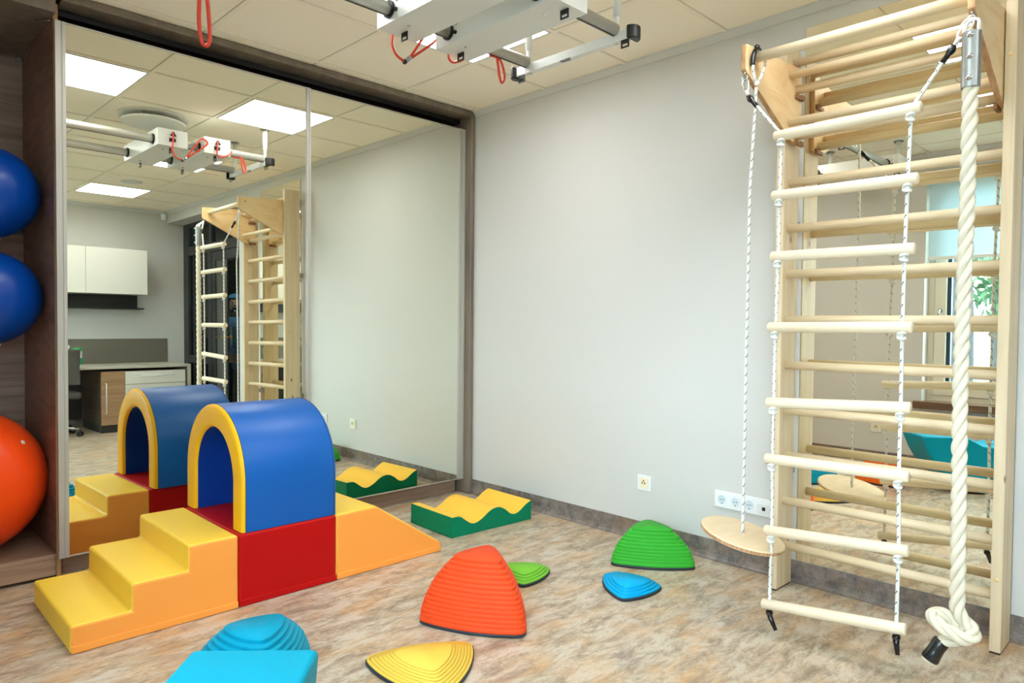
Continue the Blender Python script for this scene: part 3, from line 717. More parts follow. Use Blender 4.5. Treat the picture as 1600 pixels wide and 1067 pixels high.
# ------------------------------------------------------------------ wall bars
wb = thing('wall_bars', 'pale wooden wall bars in front of the tall wall mirror', 'wall bars', (2.69, -0.11, 0))
for a, b in ((2.262, 2.298), (3.086, 3.122)):
    bm = BM(); box(bm, a, b, -0.184, -0.036, 0.006, 2.385); p = obj('post', bm, 'birchv', wb, bevel=0.003, seg=2)
    bm = BM(); box(bm, a + 0.002, b - 0.002, -0.182, -0.038, 0.0, 0.006); obj('foot_pad', bm, 'black', p)
    if a > 3:
        for zz in (0.27, 2.13):
            bm = BM(); lathe(bm, [(0.0085, 0.002), (0.0085, -0.0012), (0.006, -0.003), (0, -0.003)], (3.104, -0.184, zz), 16, 'y'); obj('wood_plug', bm, 'ply', p)
    for zz in (0.5, 1.6):
        bm = BM(); box(bm, a + 0.008, b - 0.008, -0.036, -0.0066 if a > 2.3 else -0.0005, zz, zz + 0.04); obj('wall_spacer', bm, 'steel', p)
rung_me = None
for k in list(range(1, 12)):
    z = 0.2 * k - 0.004
    if rung_me is None:
        bm = BM(); cyl(bm, (2.298, -0.13, 0), (3.086, -0.13, 0), 0.0185, 24); ro = obj('rung', bm, 'birch', wb, sharp=50); rung_me = ro.data; ro.location.z = z
    else:
        ro = bpy.data.objects.new('rung', rung_me); COL.objects.link(ro); ro.parent = wb; ro.location = (0, 0, z)
ro = bpy.data.objects.new('rung', rung_me); COL.objects.link(ro); ro.parent = wb; ro.location = (0, 0.03, 2.325)

# pull-up frame hooked on the bars
pu = thing('pull_up_frame', 'wooden pull-up frame with two side plates hooked onto the top of the wall bars', 'pull-up bar', (2.69, -0.35, 1.965))
plate = [(-0.590, 2.262), (-0.586, 2.268), (-0.30, 2.285), (-0.075, 2.300), (-0.075, 1.968), (-0.165, 1.966), (-0.180, 1.970), (-0.575, 2.157), (-0.589, 2.168), (-0.590, 2.176)]
for a, b in ((2.3, 2.3215), (3.0615, 3.083)):
    bm = BM(); prism(bm, plate, 'x', a, b, 1, 0); sp = obj('side_plate', bm, ['ply', 'plyedge'], pu, bevel=0.003, seg=2)
    inner, sg = (b, 1) if a < 3 else (a, -1)
    for zz in (2.196, 1.996):
        bm = BM(); xa, xb = sorted((inner, inner + sg * 0.014)); box(bm, xa, xb, -0.108, -0.078, zz - 0.04, zz - 0.018); box(bm, xa, xb, -0.15, -0.108, zz - 0.04, zz - 0.024); obj('hook_block', bm, 'hookwood', sp, bevel=0.002)
    outer = a if a < 3 else b
    for (yy, zz) in ((-0.53, 2.232), (-0.115, 2.24), (-0.115, 2.03)):
        bm = BM(); lathe(bm, [(0.006, 0), (0.006, -sg * 0.002), (0, -sg * 0.002)], (outer, yy, zz), 12, 'x'); obj('screw', bm, 'hookwood', sp)
for (yy, zz, r) in ((-0.53, 2.224, 0.0195), (-0.195, 2.242, 0.0175), (-0.198, 2.041, 0.0175)):
    bm = BM(); cyl(bm, (2.3215, yy, zz), (3.0615, yy, zz), r, 24); obj('cross_bar', bm, 'birch', pu, sharp=50)
def eye(bm, x, y, z):
    cyl(bm, (x, y, z + 0.014), (x, y, z - 0.004), 0.0035, 8); tube(bm, [(x + 0.011 * math.cos(a), y, z - 0.014 + 0.011 * math.sin(a)) for a in [2 * PI * i / 16 for i in range(16)]], 0.003, 8, closed=True)
for x in (2.311, 3.072):
    bm = BM(); eye(bm, x, -0.578, 2.152); obj('eye_screw', bm, 'chrome', pu)

def link(bm, top, bot, half, r, nrm):
    """elongated snap-hook loop between two points, in the plane holding nrm"""
    top, bot = Vector(top), Vector(bot); ax = (top - bot); L = ax.length; ax.normalize(); side = ax.cross(Vector(nrm)).normalized()
    pts = []
    for i in range(28):
        a = 2 * PI * i / 28; wdt = half * (1.0 if math.sin(a) > 0 else 0.72)
        pts.append((top + bot) / 2 + ax * (L / 2) * math.sin(a) + side * wdt * math.copysign(abs(math.cos(a)) ** 0.7, math.cos(a)))
    tube(bm, pts, r, 8, closed=True)
def knot(bm, c, r=0.0100):
    c = Vector(c)
    for tlt, dz in ((0.5, 0.006), (-0.45, -0.006)):
        tube(bm, [c + Vector((r * math.cos(a), r * math.sin(a), dz + tlt * r * math.cos(a + 0.8))) for a in [2 * PI * i / 14 for i in range(14)]], 0.0056, 8, closed=True)
    sph(bm, c, r * 0.8, 10, 8)

# ------------------------------------------------------------------ rope ladder
YL = -0.638
rl = thing('rope_ladder', 'white rope ladder with eight pale wooden rungs hanging from the pull-up frame', 'rope ladder', (2.69, YL, 0.07))
LZ = [(1.872, 1.878), (1.652, 1.651), (1.427, 1.425), (1.164, 1.170), (0.882, 0.907), (0.671, 0.681), (0.400, 0.437), (0.119, 0.177)]
LXR = [(2.466, 2.953), (2.462, 2.948), (2.462, 2.944), (2.456, 2.942), (2.455, 2.943), (2.454, 2.942), (2.457, 2.947), (2.453, 2.945)]
ladder = []
for (za, zb2), (xa, xb) in zip(LZ, LXR):
    bm = BM(); rod(bm, (xa, YL, za - 0.002), (xb, YL, zb2 - 0.002), 0.0195, 22); obj('rung', bm, 'rung', rl, sharp=50)
sides = []
for side, dx in ((0, 0.026), (1, -0.030)):
    pts = []
    for i in range(8):
        xa, xb = LXR[i]; za, zb2 = LZ[i]; L = xb - xa; f = dx / L if side == 0 else 1 + dx / L
        pts.append(Vector((xa + L * f, YL, za + (zb2 - za) * f)))
    topp_ = Vector((2.335, -0.600, 2.060)) if side == 0 else Vector((3.035, -0.605, 2.062))
    bm = BM(); cordtube(bm, [topp_] + pts + [pts[-1] - Vector((0, 0, 0.03))], 0.0062); cd = obj('side_rope', bm, ['cord', 'cordmark'], rl)
    for i in range(7):
        bm = BM(); knot(bm, pts[i] - Vector((0.001, 0.004, 0.031))); obj('knot', bm, 'cord', cd)
    bm = BM(); e = pts[-1] - Vector((0, 0, 0.021)); sph(bm, e - Vector((-0.001, 0, 0.012)), 0.0135, 10, 8); tube(bm, [e - Vector((0, 0, 0.008)), e + Vector((0.010 if side == 0 else 0.004, -0.01, -0.026)), e + Vector((0.036 if side == 0 else 0.012, -0.02, -0.062))], [0.012, 0.0098, 0.0068], 10); obj('rope_end', bm, 'blacktape', cd)
    hk = Vector((2.311, -0.578, 2.137)) if side == 0 else Vector((3.069, -0.578, 2.137))
    mid = hk.lerp(topp_, 0.62)
    bm = BM(); link(bm, hk + (hk - topp_).normalized() * 0.004, topp_ + (hk - topp_) * 0.22, 0.013 if side == 0 else 0.016, 0.0034, (0, 1, 0)); obj('snap_hook', bm, 'chrome' if side == 0 else 'whitecoat', cd)
    q = topp_.lerp(pts[0], 0.08); q2 = topp_.lerp(pts[0], 0.29)
    bm = BM(); tube(bm, [topp_.lerp(pts[0], 0.02), q, topp_.lerp(pts[0], 0.12), topp_.lerp(pts[0], 0.16), q2], [0.008, 0.0135, 0.0125, 0.0085, 0.0088], 10); obj('tape_sleeve', bm, 'blacktape', cd)
    bm = BM(); tube(bm, [topp_ + (hk - topp_) * 0.26, topp_], 0.0075, 8); obj('splice', bm, 'cord', cd)

# ------------------------------------------------------------------ thick climbing rope
cr = thing('climbing_rope', 'thick cream three-strand climbing rope with a knot at its foot by the right post', 'rope', (3.082, -0.62, 0.10))
XC, YC = 3.083, -0.622
bm = BM()
path = cat([(XC + 0.001, YC, 2.07), (XC - 0.001, YC, 1.5), (XC - 0.006, YC, 1.0), (XC - 0.002, YC, 0.6), (XC, YC, 0.42), (XC, YC, 0.33), (XC + 0.002, YC + 0.004, 0.275), (XC + 0.022, YC + 0.014, 0.240), (XC + 0.047, YC + 0.002, 0.222), (XC + 0.038, YC - 0.028, 0.206), (XC - 0.006, YC - 0.038, 0.216), (XC - 0.050, YC - 0.032, 0.236), (XC - 0.062, YC - 0.006, 0.248), (XC - 0.036, YC + 0.014, 0.245), (XC - 0.004, YC + 0.018, 0.222), (XC + 0.006, YC + 0.000, 0.194), (XC - 0.014, YC - 0.018, 0.180), (XC - 0.040, YC - 0.032, 0.166)], 16)
twisted(bm, path, 0.0222, 0.150, seg=10); obj('laid_rope', bm, 'rope', cr)
bm = BM(); e0 = Vector((XC - 0.032, YC - 0.026, 0.178)); e1 = Vector((XC - 0.062, YC - 0.045, 0.112)); dv = e1 - e0
tube(bm, [e0, e0 + dv * 0.12, e0 + dv * 0.4, e0 + dv * 0.6, e0 + dv * 0.92, e1], [0.0215, 0.0245, 0.0225, 0.0235, 0.0265, 0.0245], 16); obj('tape_end', bm, 'blacktape', cr)
bm = BM(); tube(bm, [e1 - dv * 0.05, e1 + dv * 0.06, e1 + dv * 0.12], [0.021, 0.021, 0.017], 14); obj('cut_end', bm, 'rope', cr)
bm = BM()
lathe(bm, [(0.0245, -0.09), (0.0262, -0.09), (0.0262, 0.08), (0.0245, 0.08), (0.0235, 0.07)], (XC, YC, 2.0), 28); sl = obj('metal_sleeve', bm, 'steel', cr, sharp=40)
for zz in (1.935, 2.0, 2.065):
    bm = BM(); lathe(bm, [(0.009, 0.002), (0.009, -0.003), (0.0065, -0.003), (0.0065, -0.008), (0.003, -0.008), (0.003, -0.014), (0, -0.014)], (XC + 0.002, YC - 0.0255, zz), 6, 'y'); obj('bolt', bm, 'chrome', sl)
for dy in (-0.008, 0.01):
    bm = BM(); tube(bm, cat([(XC - 0.019, YC + dy, 2.06), (XC - 0.018, YC + dy, 2.10), (XC - 0.012, -0.59 + dy * 0.4, 2.128), (3.072, -0.578, 2.139), (XC + 0.010, -0.59 + dy * 0.4, 2.126), (XC + 0.019, YC + dy, 2.095), (XC + 0.019, YC + dy, 2.06)], 6), 0.0042, 8); obj('rope_loop', bm, 'whitecoat', cr)

# ------------------------------------------------------------------ disc swing
XD, YD = 2.339, -0.583
ds = thing('disc_swing', 'round birch plywood disc swing hanging on a flecked white cord left of the wall bars', 'swing', (XD, YD, 0.33))
bm = BM(); lathe(bm, [(0.0, 0.331), (0.158, 0.331), (0.162, 0.335), (0.162, 0.345), (0.158, 0.349), (0.0, 0.349)], (XD, YD, 0), 56)
for f in bm.faces:
    f.material_index = 1 if abs(f.normal.z) < 0.5 else 0
TILT = Matrix.Rotation(math.radians(12.5), 3, 'Y') @ Matrix.Rotation(math.radians(-3), 3, 'X')
for v in bm.verts: v.co = Vector((XD, YD, 0.345)) + TILT @ (v.co - Vector((XD, YD, 0.345)))
obj('seat_disc', bm, ['discply', 'plyedge'], ds, sharp=35)
bx, by, bz = 2.345, -0.53, 2.224
bm = BM(); cordtube(bm, [(XD, YD, 0.335), (XD + 0.001, YD, 1.0), (XD + 0.006, YD - 0.004, 1.7), (bx + 0.004, by - 0.028, 2.10)], 0.0062)
rp = obj('hanging_cord', bm, ['cord', 'cordmark'], ds)
bm = BM(); cordtube(bm, cat([(bx + 0.004, by - 0.028, 2.105), (bx - 0.006, by - 0.036, 2.16), (bx - 0.008, by - 0.027, 2.225), (bx - 0.006, by - 0.005, 2.251), (bx + 0.004, by + 0.02, 2.242), (bx + 0.014, by + 0.022, 2.20), (bx + 0.012, by - 0.012, 2.135), (bx + 0.004, by - 0.028, 2.105)], 6), 0.0055); obj('cord_loop', bm, ['cord', 'cordmark'], ds)
bm = BM(); tube(bm, cat([(bx - 0.010, by - 0.034, 2.185), (bx - 0.010, by - 0.029, 2.225), (bx - 0.007, by - 0.008, 2.254), (bx - 0.004, by + 0.01, 2.254)], 5), 0.0095, 10); sph(bm, (bx - 0.006, by - 0.008, 2.26), 0.012, 10, 8); obj('tape_wrap', bm, 'blacktape', ds)
bm = BM(); knot(bm, (XD, YD, 0.318), 0.012); obj('knot', bm, 'cord', ds)

# ------------------------------------------------------------------ ceiling rail frame
hf = thing('ceiling_rail_frame', 'white metal therapy rail frame with red cords hanging under the ceiling', 'ceiling rail', (1.6, -1.8, HC))
TX = (1.352, 1.862); TZ = 2.381
for x in TX:
    bm = BM(); cyl(bm, (x, -3.28, TZ), (x, -0.825, TZ), 0.0255, 28); tb_ = obj('rail_tube', bm, 'alu_b', hf, sharp=50)
    bm = BM(); box(bm, x - 0.004, x + 0.004, -3.28, -0.83, TZ - 0.0268, TZ - 0.0245); obj('slot', bm, 'black', tb_)
for x in TX:
    for y in (-0.812, -2.75):
        bm = BM(); cyl(bm, (x, y, 2.44), (x, y, HC - 0.006), 0.0165, 20); cyl(bm, (x, y, TZ + 0.0), (x, y, 2.45), 0.010, 16)
        pl = obj('hanger_pole', bm, 'hoistw', hf, sharp=40)
        bm = BM(); lathe(bm, [(0.035, 0), (0.035, -0.005), (0, -0.005)], (x, y, HC - 0.0005), 24); lathe(bm, [(0.006, -0.003), (0.006, -0.012), (0, -0.012)], (x - 0.026, y, HC - 0.002), 8); lathe(bm, [(0.006, -0.003), (0.006, -0.012), (0, -0.012)], (x + 0.026, y, HC - 0.002), 8); obj('ceiling_flange', bm, 'steel', pl, sharp=40)
bm = BM(); box(bm, 1.285, 1.935, -0.826, -0.796, 2.330, 2.372); eb = obj('end_bar', bm, 'hoistw', hf, bevel=0.003, seg=2)
bm = BM(); box(bm, 1.56, 1.62, -0.8275, -0.826, 2.329, 2.333); tube(bm, [(1.565, -0.8265, 2.3292), (1.575, -0.816, 2.3288), (1.615, -0.816, 2.3288)], 0.002, 6); obj('mark', bm, 'black', eb)
for sg, xx in ((-1, 1.285), (1, 1.935)):
    bm = BM(); c0 = (xx + sg * 0.0, -0.811, 2.325)
    pts = [(xx, -0.848)] + [(xx + sg * 0.037 * math.sin(a) , -0.811 - 0.037 * math.cos(a)) for a in [PI * i / 12 for i in range(1, 12)]] + [(xx, -0.774)]
    prism(bm, pts, 'z', 2.322, 2.376); obj('end_cap', bm, 'black', eb, bevel=0.006, seg=3)
def tab(bm, x, y, z):
    """slotted hanging tab facing the window"""
    wx, h, th = 0.020, 0.034, 0.004
    for q in ((x - wx, x + wx, z - 0.018, z), (x - wx, x + wx, z - h, z - 0.028), (x - wx, x - wx + 0.006, z - 0.028, z - 0.018), (x + wx - 0.006, x + wx, z - 0.028, z - 0.018)):
        box(bm, q[0], q[1], y - th / 2, y + th / 2, q[2], q[3])
for xx in (1.318, 1.912):
    bm = BM(); tab(bm, xx, -0.822, 2.331); lathe(bm, [(0.013, 0), (0.012, -0.008), (0, -0.008)], (xx - 0.012, -0.812, 2.33), 14); obj('strap_tab', bm, 'black', eb)
    bm = BM(); lathe(bm, [(0.008, 0), (0.008, -0.003), (0.004, -0.003), (0.004, -0.0015), (0, -0.0015)], (xx + (0.05 if xx < 1.5 else -0.05), -0.811, 2.33), 16); obj('bolt', bm, 'chrome', eb, sharp=40)
for (ya, yb) in ((-1.585, -1.398), (-1.290, -1.108), (-2.657, -2.470)):
    bm = BM()
    xa, xb, z0_, z1_ = 1.266, 1.948, 2.332, 2.442
    th = 0.003
    box(bm, xa, xb, ya, yb, z0_, z0_ + th); box(bm, xa, xb, ya, ya + th, z0_ + th, z1_); box(bm, xa, xb, yb - th, yb, z0_ + th, z1_); box(bm, xa, xa + th, ya + th, yb - th, z0_ + th, z1_); box(bm, xb - th, xb, ya + th, yb - th, z0_ + th, z1_); box(bm, xa + th, xb - th, ya + th, yb - th, z1_ - th, z1_)
    cg = obj('carriage', bm, 'hoistw', hf)
    for x in TX:
        bm = BM()
        for yy, s2 in ((ya, -1), (yb, 1)):
            lathe(bm, [(0.0258, 0), (0.033, 0), (0.033, s2 * 0.009), (0.0258, s2 * 0.011)], (x, yy, TZ), 28, 'y')
            lathe(bm, [(0.008, 0), (0.008, s2 * 0.006), (0, s2 * 0.006)], (x + 0.045, yy, TZ - 0.012), 12, 'y')
        obj('collar', bm, 'black', cg, sharp=40)
        bm = BM()
        for yy, s2 in ((ya, -1), (yb, 1)):
            lathe(bm, [(0.006, 0), (0.006, s2 * 0.003), (0.003, s2 * 0.003), (0.003, s2 * 0.001), (0, s2 * 0.001)], (x + 0.05, yy, TZ + 0.022), 6, 'y')
        for dx in (0.005,): lathe(bm, [(0.007, 0), (0.007, -0.002), (0.004, -0.002), (0, -0.001)], (x + (0.03 if x < 1.5 else -0.03), ya + 0.07, z0_), 12)
        obj('screw', bm, 'chrome', cg)
    for xx in (1.318, 1.912):
        bm = BM(); tab(bm, xx, ya + 0.095, 2.332); obj('strap_tab', bm, 'black', cg)
    bm = BM(); box(bm, 1.2615, 1.2662, ya + 0.07, ya + 0.11, 2.362, 2.385); obj('cord_slot', bm, 'black', cg)
    bm = BM(); prism(bm, [(ya + 0.075, 2.40), (ya + 0.115, 2.40), (ya + 0.095, 2.432)], 'x', 1.256, 1.2658); obj('cord_cleat', bm, 'black', cg, bevel=0.003)
def cord(pts, label=None, r=0.0055):
    bm = BM(); tube(bm, cat(pts, 7), r, 8); o = obj('pull_cord', bm, 'redcord', hf)
    return o
cord([(1.262, -1.495, 2.425), (1.25, -1.495, 2.39), (1.25, -1.5, 2.338), (1.25, -1.502, 2.298), (1.25, -1.479, 2.262), (1.25, -1.438, 2.246)])
c_ = cord([(1.25, -1.415, 2.268), (1.25, -1.38, 2.32), (1.25, -1.343, 2.375), (1.256, -1.315, 2.412), (1.256, -1.285, 2.412), (1.25, -1.275, 2.384), (1.25, -1.34, 2.325), (1.25, -1.405, 2.272)])
bm = BM(); cyl(bm, (1.25, -1.444, 2.243), (1.25, -1.436, 2.249), 0.010, 12); obj('black_collar', bm, 'black', c_)
bm = BM(); cyl(bm, (1.25, -1.437, 2.248), (1.25, -1.412, 2.271), 0.0095, 12); obj('cord_lock', bm, 'steel', c_)
cord([(1.262, -1.2, 2.425), (1.25, -1.205, 2.38), (1.25, -1.208, 2.337), (1.25, -1.2, 2.318), (1.25, -1.176, 2.314), (1.25, -1.125, 2.34), (1.262, -1.10, 2.372)])
cord([(1.345, -1.05, 2.352), (1.340, -1.008, 2.37), (1.338, -0.996, 2.34), (1.342, -0.988, 2.28), (1.345, -0.975, 2.252), (1.348, -0.962, 2.285), (1.344, -0.985, 2.35), (1.35, -1.04, 2.354)])
cord([(1.352, -2.30, 2.352), (1.352, -2.302, 2.25), (1.352, -2.306, 2.12), (1.352, -2.296, 2.05), (1.352, -2.274, 2.06), (1.352, -2.276, 2.15), (1.352, -2.29, 2.27), (1.352, -2.30, 2.352)], r=0.0065)

# ------------------------------------------------------------------ far end of the room (seen in the mirror)
dk = thing('desk', 'grey worktop desk with side panel standing against the far wall in the mirror', 'desk', (5.25, -1.0, 0))
DF = 4.86
bm = BM(); box(bm, DF, XR - 0.004, -2.3, -0.02, 0.697, 0.725); obj('worktop', bm, 'greige', dk, bevel=0.002)
bm = BM(); box(bm, DF, XR - 0.004, -0.055, -0.02, 0.0, 0.697); obj('side_panel', bm, 'greige', dk, bevel=0.002)
bm = BM(); box(bm, DF, XR - 0.004, -2.3, -2.265, 0.0, 0.697); obj('side_panel', bm, 'greige', dk, bevel=0.002)
bm = BM(); box(bm, XR - 0.05, XR - 0.03, -2.265, -0.96, 0.1, 0.69); obj('modesty_panel', bm, 'charcoal', dk)
cb = thing('drawer_cabinet', 'low oak and white drawer cabinet under the desk in the mirror', 'cabinet', (5.25, -0.52, 0))
bm = BM(); box(bm, DF + 0.03, XR - 0.06, -0.958, -0.075, 0.085, 0.670); obj('carcass', bm, 'darkdesk', cb)
bm = BM(); box(bm, DF + 0.035, XR - 0.06, -0.955, -0.078, 0.0, 0.085); obj('plinth', bm, 'charcoal', cb)
bm = BM(); box(bm, DF + 0.008, DF + 0.029, -0.960, -0.728, 0.086, 0.668); d_ = obj('door', bm, 'deskwood', cb, bevel=0.001)
bm = BM(); tube(bm, [(DF + 0.008, -0.918, 0.54), (DF - 0.022, -0.918, 0.54), (DF - 0.022, -0.918, 0.21), (DF + 0.008, -0.918, 0.21)], 0.006, 8); obj('handle', bm, 'whitepl', d_)
for za, zb3 in ((0.522, 0.662), (0.31, 0.516), (0.09, 0.304)):
    bm = BM(); box(bm, DF + 0.008, DF + 0.029, -0.722, -0.082, za, zb3); d_ = obj('drawer', bm, 'white', cb, bevel=0.001)
    bm = BM(); zh = zb3 - 0.048; tube(bm, [(DF + 0.008, -0.57, zh), (DF - 0.02, -0.57, zh), (DF - 0.02, -0.22, zh), (DF + 0.008, -0.22, zh)], 0.006, 8); obj('handle', bm, 'whitepl', d_)
bm = BM(); box(bm, XR - 0.018, XR - 0.001, -2.3, -0.008, 0.727, 1.018)
tag(obj('splash_panel', bm, 'greypanel', origin=(XR - 0.01, -1.1, 0.727)), 'grey splash panel on the wall behind the desktop in the mirror', 'panel')
wc = thing('wall_cupboard', 'white two-door wall cupboard hanging on the far wall in the mirror', 'cupboard', (5.5, -1.2, 1.54))
bm = BM(); box(bm, 5.322, XR - 0.001, -2.15, -0.345, 1.541, 2.058); obj('carcass', bm, 'white', wc)
for a, b in ((-2.15, -1.604), (-1.600, -0.990), (-0.986, -0.345)):
    bm = BM(); box(bm, 5.302, 5.321, a, b, 1.539, 2.060); obj('door', bm, 'white', wc, bevel=0.001)
sh = thing('wall_shelf', 'thin charcoal shelf with back panel below the white wall cupboard in the mirror', 'shelf', (5.55, -1.2, 1.37))
bm = BM(); box(bm, XR - 0.016, XR - 0.001, -2.15, -0.352, 1.385, 1.538); obj('back_panel', bm, 'charcoal', sh)
bm = BM(); box(bm, 5.45, XR - 0.001, -2.15, -0.335, 1.368, 1.384); obj('shelf_board', bm, 'charcoal', sh)
# desk things
cn = thing('wipes_canister', 'green and white wipes canister on the desktop beside the spray bottle', 'canister', (5.22, -1.10, 0.725))
bm = BM(); lathe(bm, [(0, 0), (0.045, 0), (0.047, 0.004), (0.047, 0.165), (0.045, 0.17), (0, 0.17)], (5.22, -1.10, 0.725), 24); b_ = obj('tub', bm, 'whitepl', cn, sharp=40)
bm = BM(); lathe(bm, [(0.0475, 0.015), (0.0478, 0.015), (0.0478, 0.09), (0.0475, 0.09)], (5.22, -1.10, 0.725), 24); obj('paper_label', bm, mat('green_print', (10, 150, 96), 0.5), b_)
bm = BM(); lathe(bm, [(0.049, 0.165), (0.049, 0.185), (0.04, 0.2), (0, 0.203)], (5.22, -1.10, 0.725), 24); obj('lid', bm, mat('green_lid', (20, 160, 90), 0.4), cn, sharp=40)
sb = thing('spray_bottle', 'white trigger spray bottle on the desktop, left of the wipes canister', 'bottle', (5.25, -1.19, 0.725))
bm = BM(); lathe(bm, [(0, 0), (0.04, 0), (0.042, 0.005), (0.042, 0.13), (0.03, 0.165), (0.013, 0.18), (0.013, 0.2), (0, 0.2)], (5.25, -1.19, 0.725), 20); obj('bottle_body', bm, 'whitepl', sb, sharp=50)
bm = BM(); box(bm, 5.185, 5.275, -1.202, -1.178, 0.925, 0.955); tube(bm, [(5.205, -1.19, 0.925), (5.195, -1.19, 0.895), (5.205, -1.19, 0.87)], 0.005, 6); obj('trigger_head', bm, 'whitepl', sb, bevel=0.004)
bm = BM(); lathe(bm, [(0.0423, 0.02), (0.0428, 0.02), (0.0428, 0.065), (0.0423, 0.065)], (5.25, -1.19, 0.725), 20); obj('paper_label', bm, mat('orange_print', (226, 170, 110), 0.5), sb)
# office chair
oc_ = thing('office_chair', 'grey swivel office chair with chrome star base in front of the desk in the mirror', 'chair', (4.97, -1.40, 0))
cxx, cyy = 4.97, -1.40
bm = BM()
for k in range(5):
    a = 2 * PI * k / 5 + 0.95; ex, ey = cxx + 0.27 * math.cos(a), cyy + 0.27 * math.sin(a)
    tube(bm, [(cxx, cyy, 0.10), ((cxx + ex) / 2, (cyy + ey) / 2, 0.095), (ex, ey, 0.078)], [0.022, 0.018, 0.013], 10)
obj('star_base', bm, 'chrome', oc_)
for k in range(5):
    a = 2 * PI * k / 5 + 0.95; ex, ey = cxx + 0.275 * math.cos(a), cyy + 0.275 * math.sin(a)
    bm = BM(); ca, sa_ = -math.sin(a), math.cos(a)
    for o2 in (-0.014, 0.014):
        tube(bm, [(ex + ca * (o2 - 0.009), ey + sa_ * (o2 - 0.009), 0.028), (ex + ca * (o2 + 0.009), ey + sa_ * (o2 + 0.009), 0.028)], 0.028, 18)
    cyl(bm, (ex, ey, 0.03), (ex, ey, 0.075), 0.007, 8); obj('caster', bm, 'black', oc_)
bm = BM(); cyl(bm, (cxx, cyy, 0.1), (cxx, cyy, 0.4), 0.024, 16); obj('gas_column', bm, 'black', oc_)
bm = BM(); tube(bm, [(cxx + 0.05, cyy + 0.05, 0.385), (cxx + 0.1, cyy + 0.24, 0.38), (cxx + 0.1, cyy + 0.29, 0.375)], [0.006, 0.006, 0.011], 8); obj('lever', bm, 'black', oc_)
bm = BM(); prism(bm, [(cxx - 0.22, cyy - 0.23), (cxx + 0.2, cyy - 0.23), (cxx + 0.23, cyy), (cxx + 0.2, cyy + 0.23), (cxx - 0.22, cyy + 0.23)], 'z', 0.4, 0.47); obj('seat', bm, 'chair', oc_, bevel=0.025, seg=4)
bm = BM(); prism(bm, [(cxx - 0.26, 0.55), (cxx - 0.22, 0.55), (cxx - 0.19, 0.72), (cxx - 0.22, 0.92), (cxx - 0.26, 0.92), (cxx - 0.23, 0.72)], 'y', cyy - 0.21, cyy + 0.21); obj('backrest', bm, 'chair', oc_, bevel=0.015, seg=3)
bm = BM(); tube(bm, [(cxx - 0.1, cyy, 0.395), (cxx - 0.26, cyy, 0.41), (cxx - 0.275, cyy, 0.5), (cxx - 0.25, cyy, 0.68)], 0.014, 10); obj('back_bar', bm, 'black', oc_)

# ------------------------------------------------------------------ glazed door front beside the desk (seen in the mirror)
YDR = 0.2
dr = bpy.data.objects.new('door_1', None); COL.objects.link(dr); dr['kind'] = 'structure'; dr.location = (4.6, YDR, 0); dr['_o'] = (4.6, YDR, 0)
bm = BM(); f = 0.055
def fr(x0, x1, z0, z1): box(bm, x0, x1, YDR, YDR + 0.06, z0, z1)
X0_, X1_ = 3.6, XR
fr(X1_ - 0.16, X1_, 0, 2.455); fr(X0_, X0_ + 0.03, 0, 2.455); fr(X0_ + 0.03, X1_ - 0.16, 2.40, 2.455); fr(X0_ + 0.03, X1_ - 0.16, 2.055, 2.165); fr(4.80, 4.915, 0, 2.055); fr(4.80, 4.87, 2.165, 2.40); fr(4.915, X1_ - 0.16, 0.715, 0.81); fr(4.915, X1_ - 0.16, 0.0, 0.08)
obj('door_frame', bm, 'doorframe', dr, bevel=0.003)
for q in ((4.915, X1_ - 0.16, 0.81, 2.055), (4.915, X1_ - 0.16, 0.08, 0.715), (4.87, X1_ - 0.16, 2.165, 2.40), (X0_ + 0.03, 4.80, 2.165, 2.40)):
    bm = BM(); box(bm, q[0], q[1], YDR + 0.027, YDR + 0.033, q[2], q[3]); obj('pane', bm, 'dglass', dr)
bm = BM()
box(bm, X0_ + 0.034, 3.70, YDR + 0.005, YDR + 0.055, 0.006, 2.05); box(bm, 4.70, 4.795, YDR + 0.005, YDR + 0.055, 0.006, 2.05)
box(bm, 3.70, 4.70, YDR + 0.005, YDR + 0.055, 1.94, 2.05); box(bm, 3.70, 4.70, YDR + 0.005, YDR + 0.055, 0.006, 0.19); box(bm, 4.245, 4.295, YDR + 0.005, YDR + 0.026, 0.92, 1.16)
dl = obj('door_leaf', bm, 'doorframe', dr, bevel=0.002)
bm = BM(); box(bm, 4.42, 4.70, YDR + 0.02, YDR + 0.04, 0.19, 1.94); obj('door_panel', bm, 'doorpanel', dl)
bm = BM(); box(bm, 3.70, 4.42, YDR + 0.027, YDR + 0.033, 0.19, 1.94); obj('pane', bm, glassy('clear_door_glass', (235, 240, 240), 0.05), dl)
bm = BM(); lathe(bm, [(0.024, 0), (0.024, -0.008), (0, -0.008)], (4.27, YDR + 0.005, 1.04), 20, 'y'); tube(bm, [(4.27, YDR, 1.04), (4.27, YDR - 0.045, 1.04), (4.30, YDR - 0.05, 1.04), (4.56, YDR - 0.05, 1.042)], 0.010, 10); obj('door_handle', bm, 'brass', dl)
# corridor behind it
bm = BM(); box(bm, 3.2, 8.0, 0.3, 2.6, -0.1, 0.0); struct('floor_corridor', bm, 'charcoal')
bm = BM(); box(bm, 3.2, 8.0, 0.3, 2.6, 2.6, 2.7); struct('ceiling_corridor', bm, 'wall_dim')
bm = BM(); box(bm, 3.1, 8.1, 2.6, 2.7, 0, 2.6); box(bm, 3.1, 3.2, 0.3, 2.6, 0, 2.6); box(bm, 8.0, 8.1, 0.3, 2.6, 0, 2.6); box(bm, 5.78, 8.0, 0.2, 0.3, 0, 2.6); struct('wall_corridor', bm, 'wall_dim')

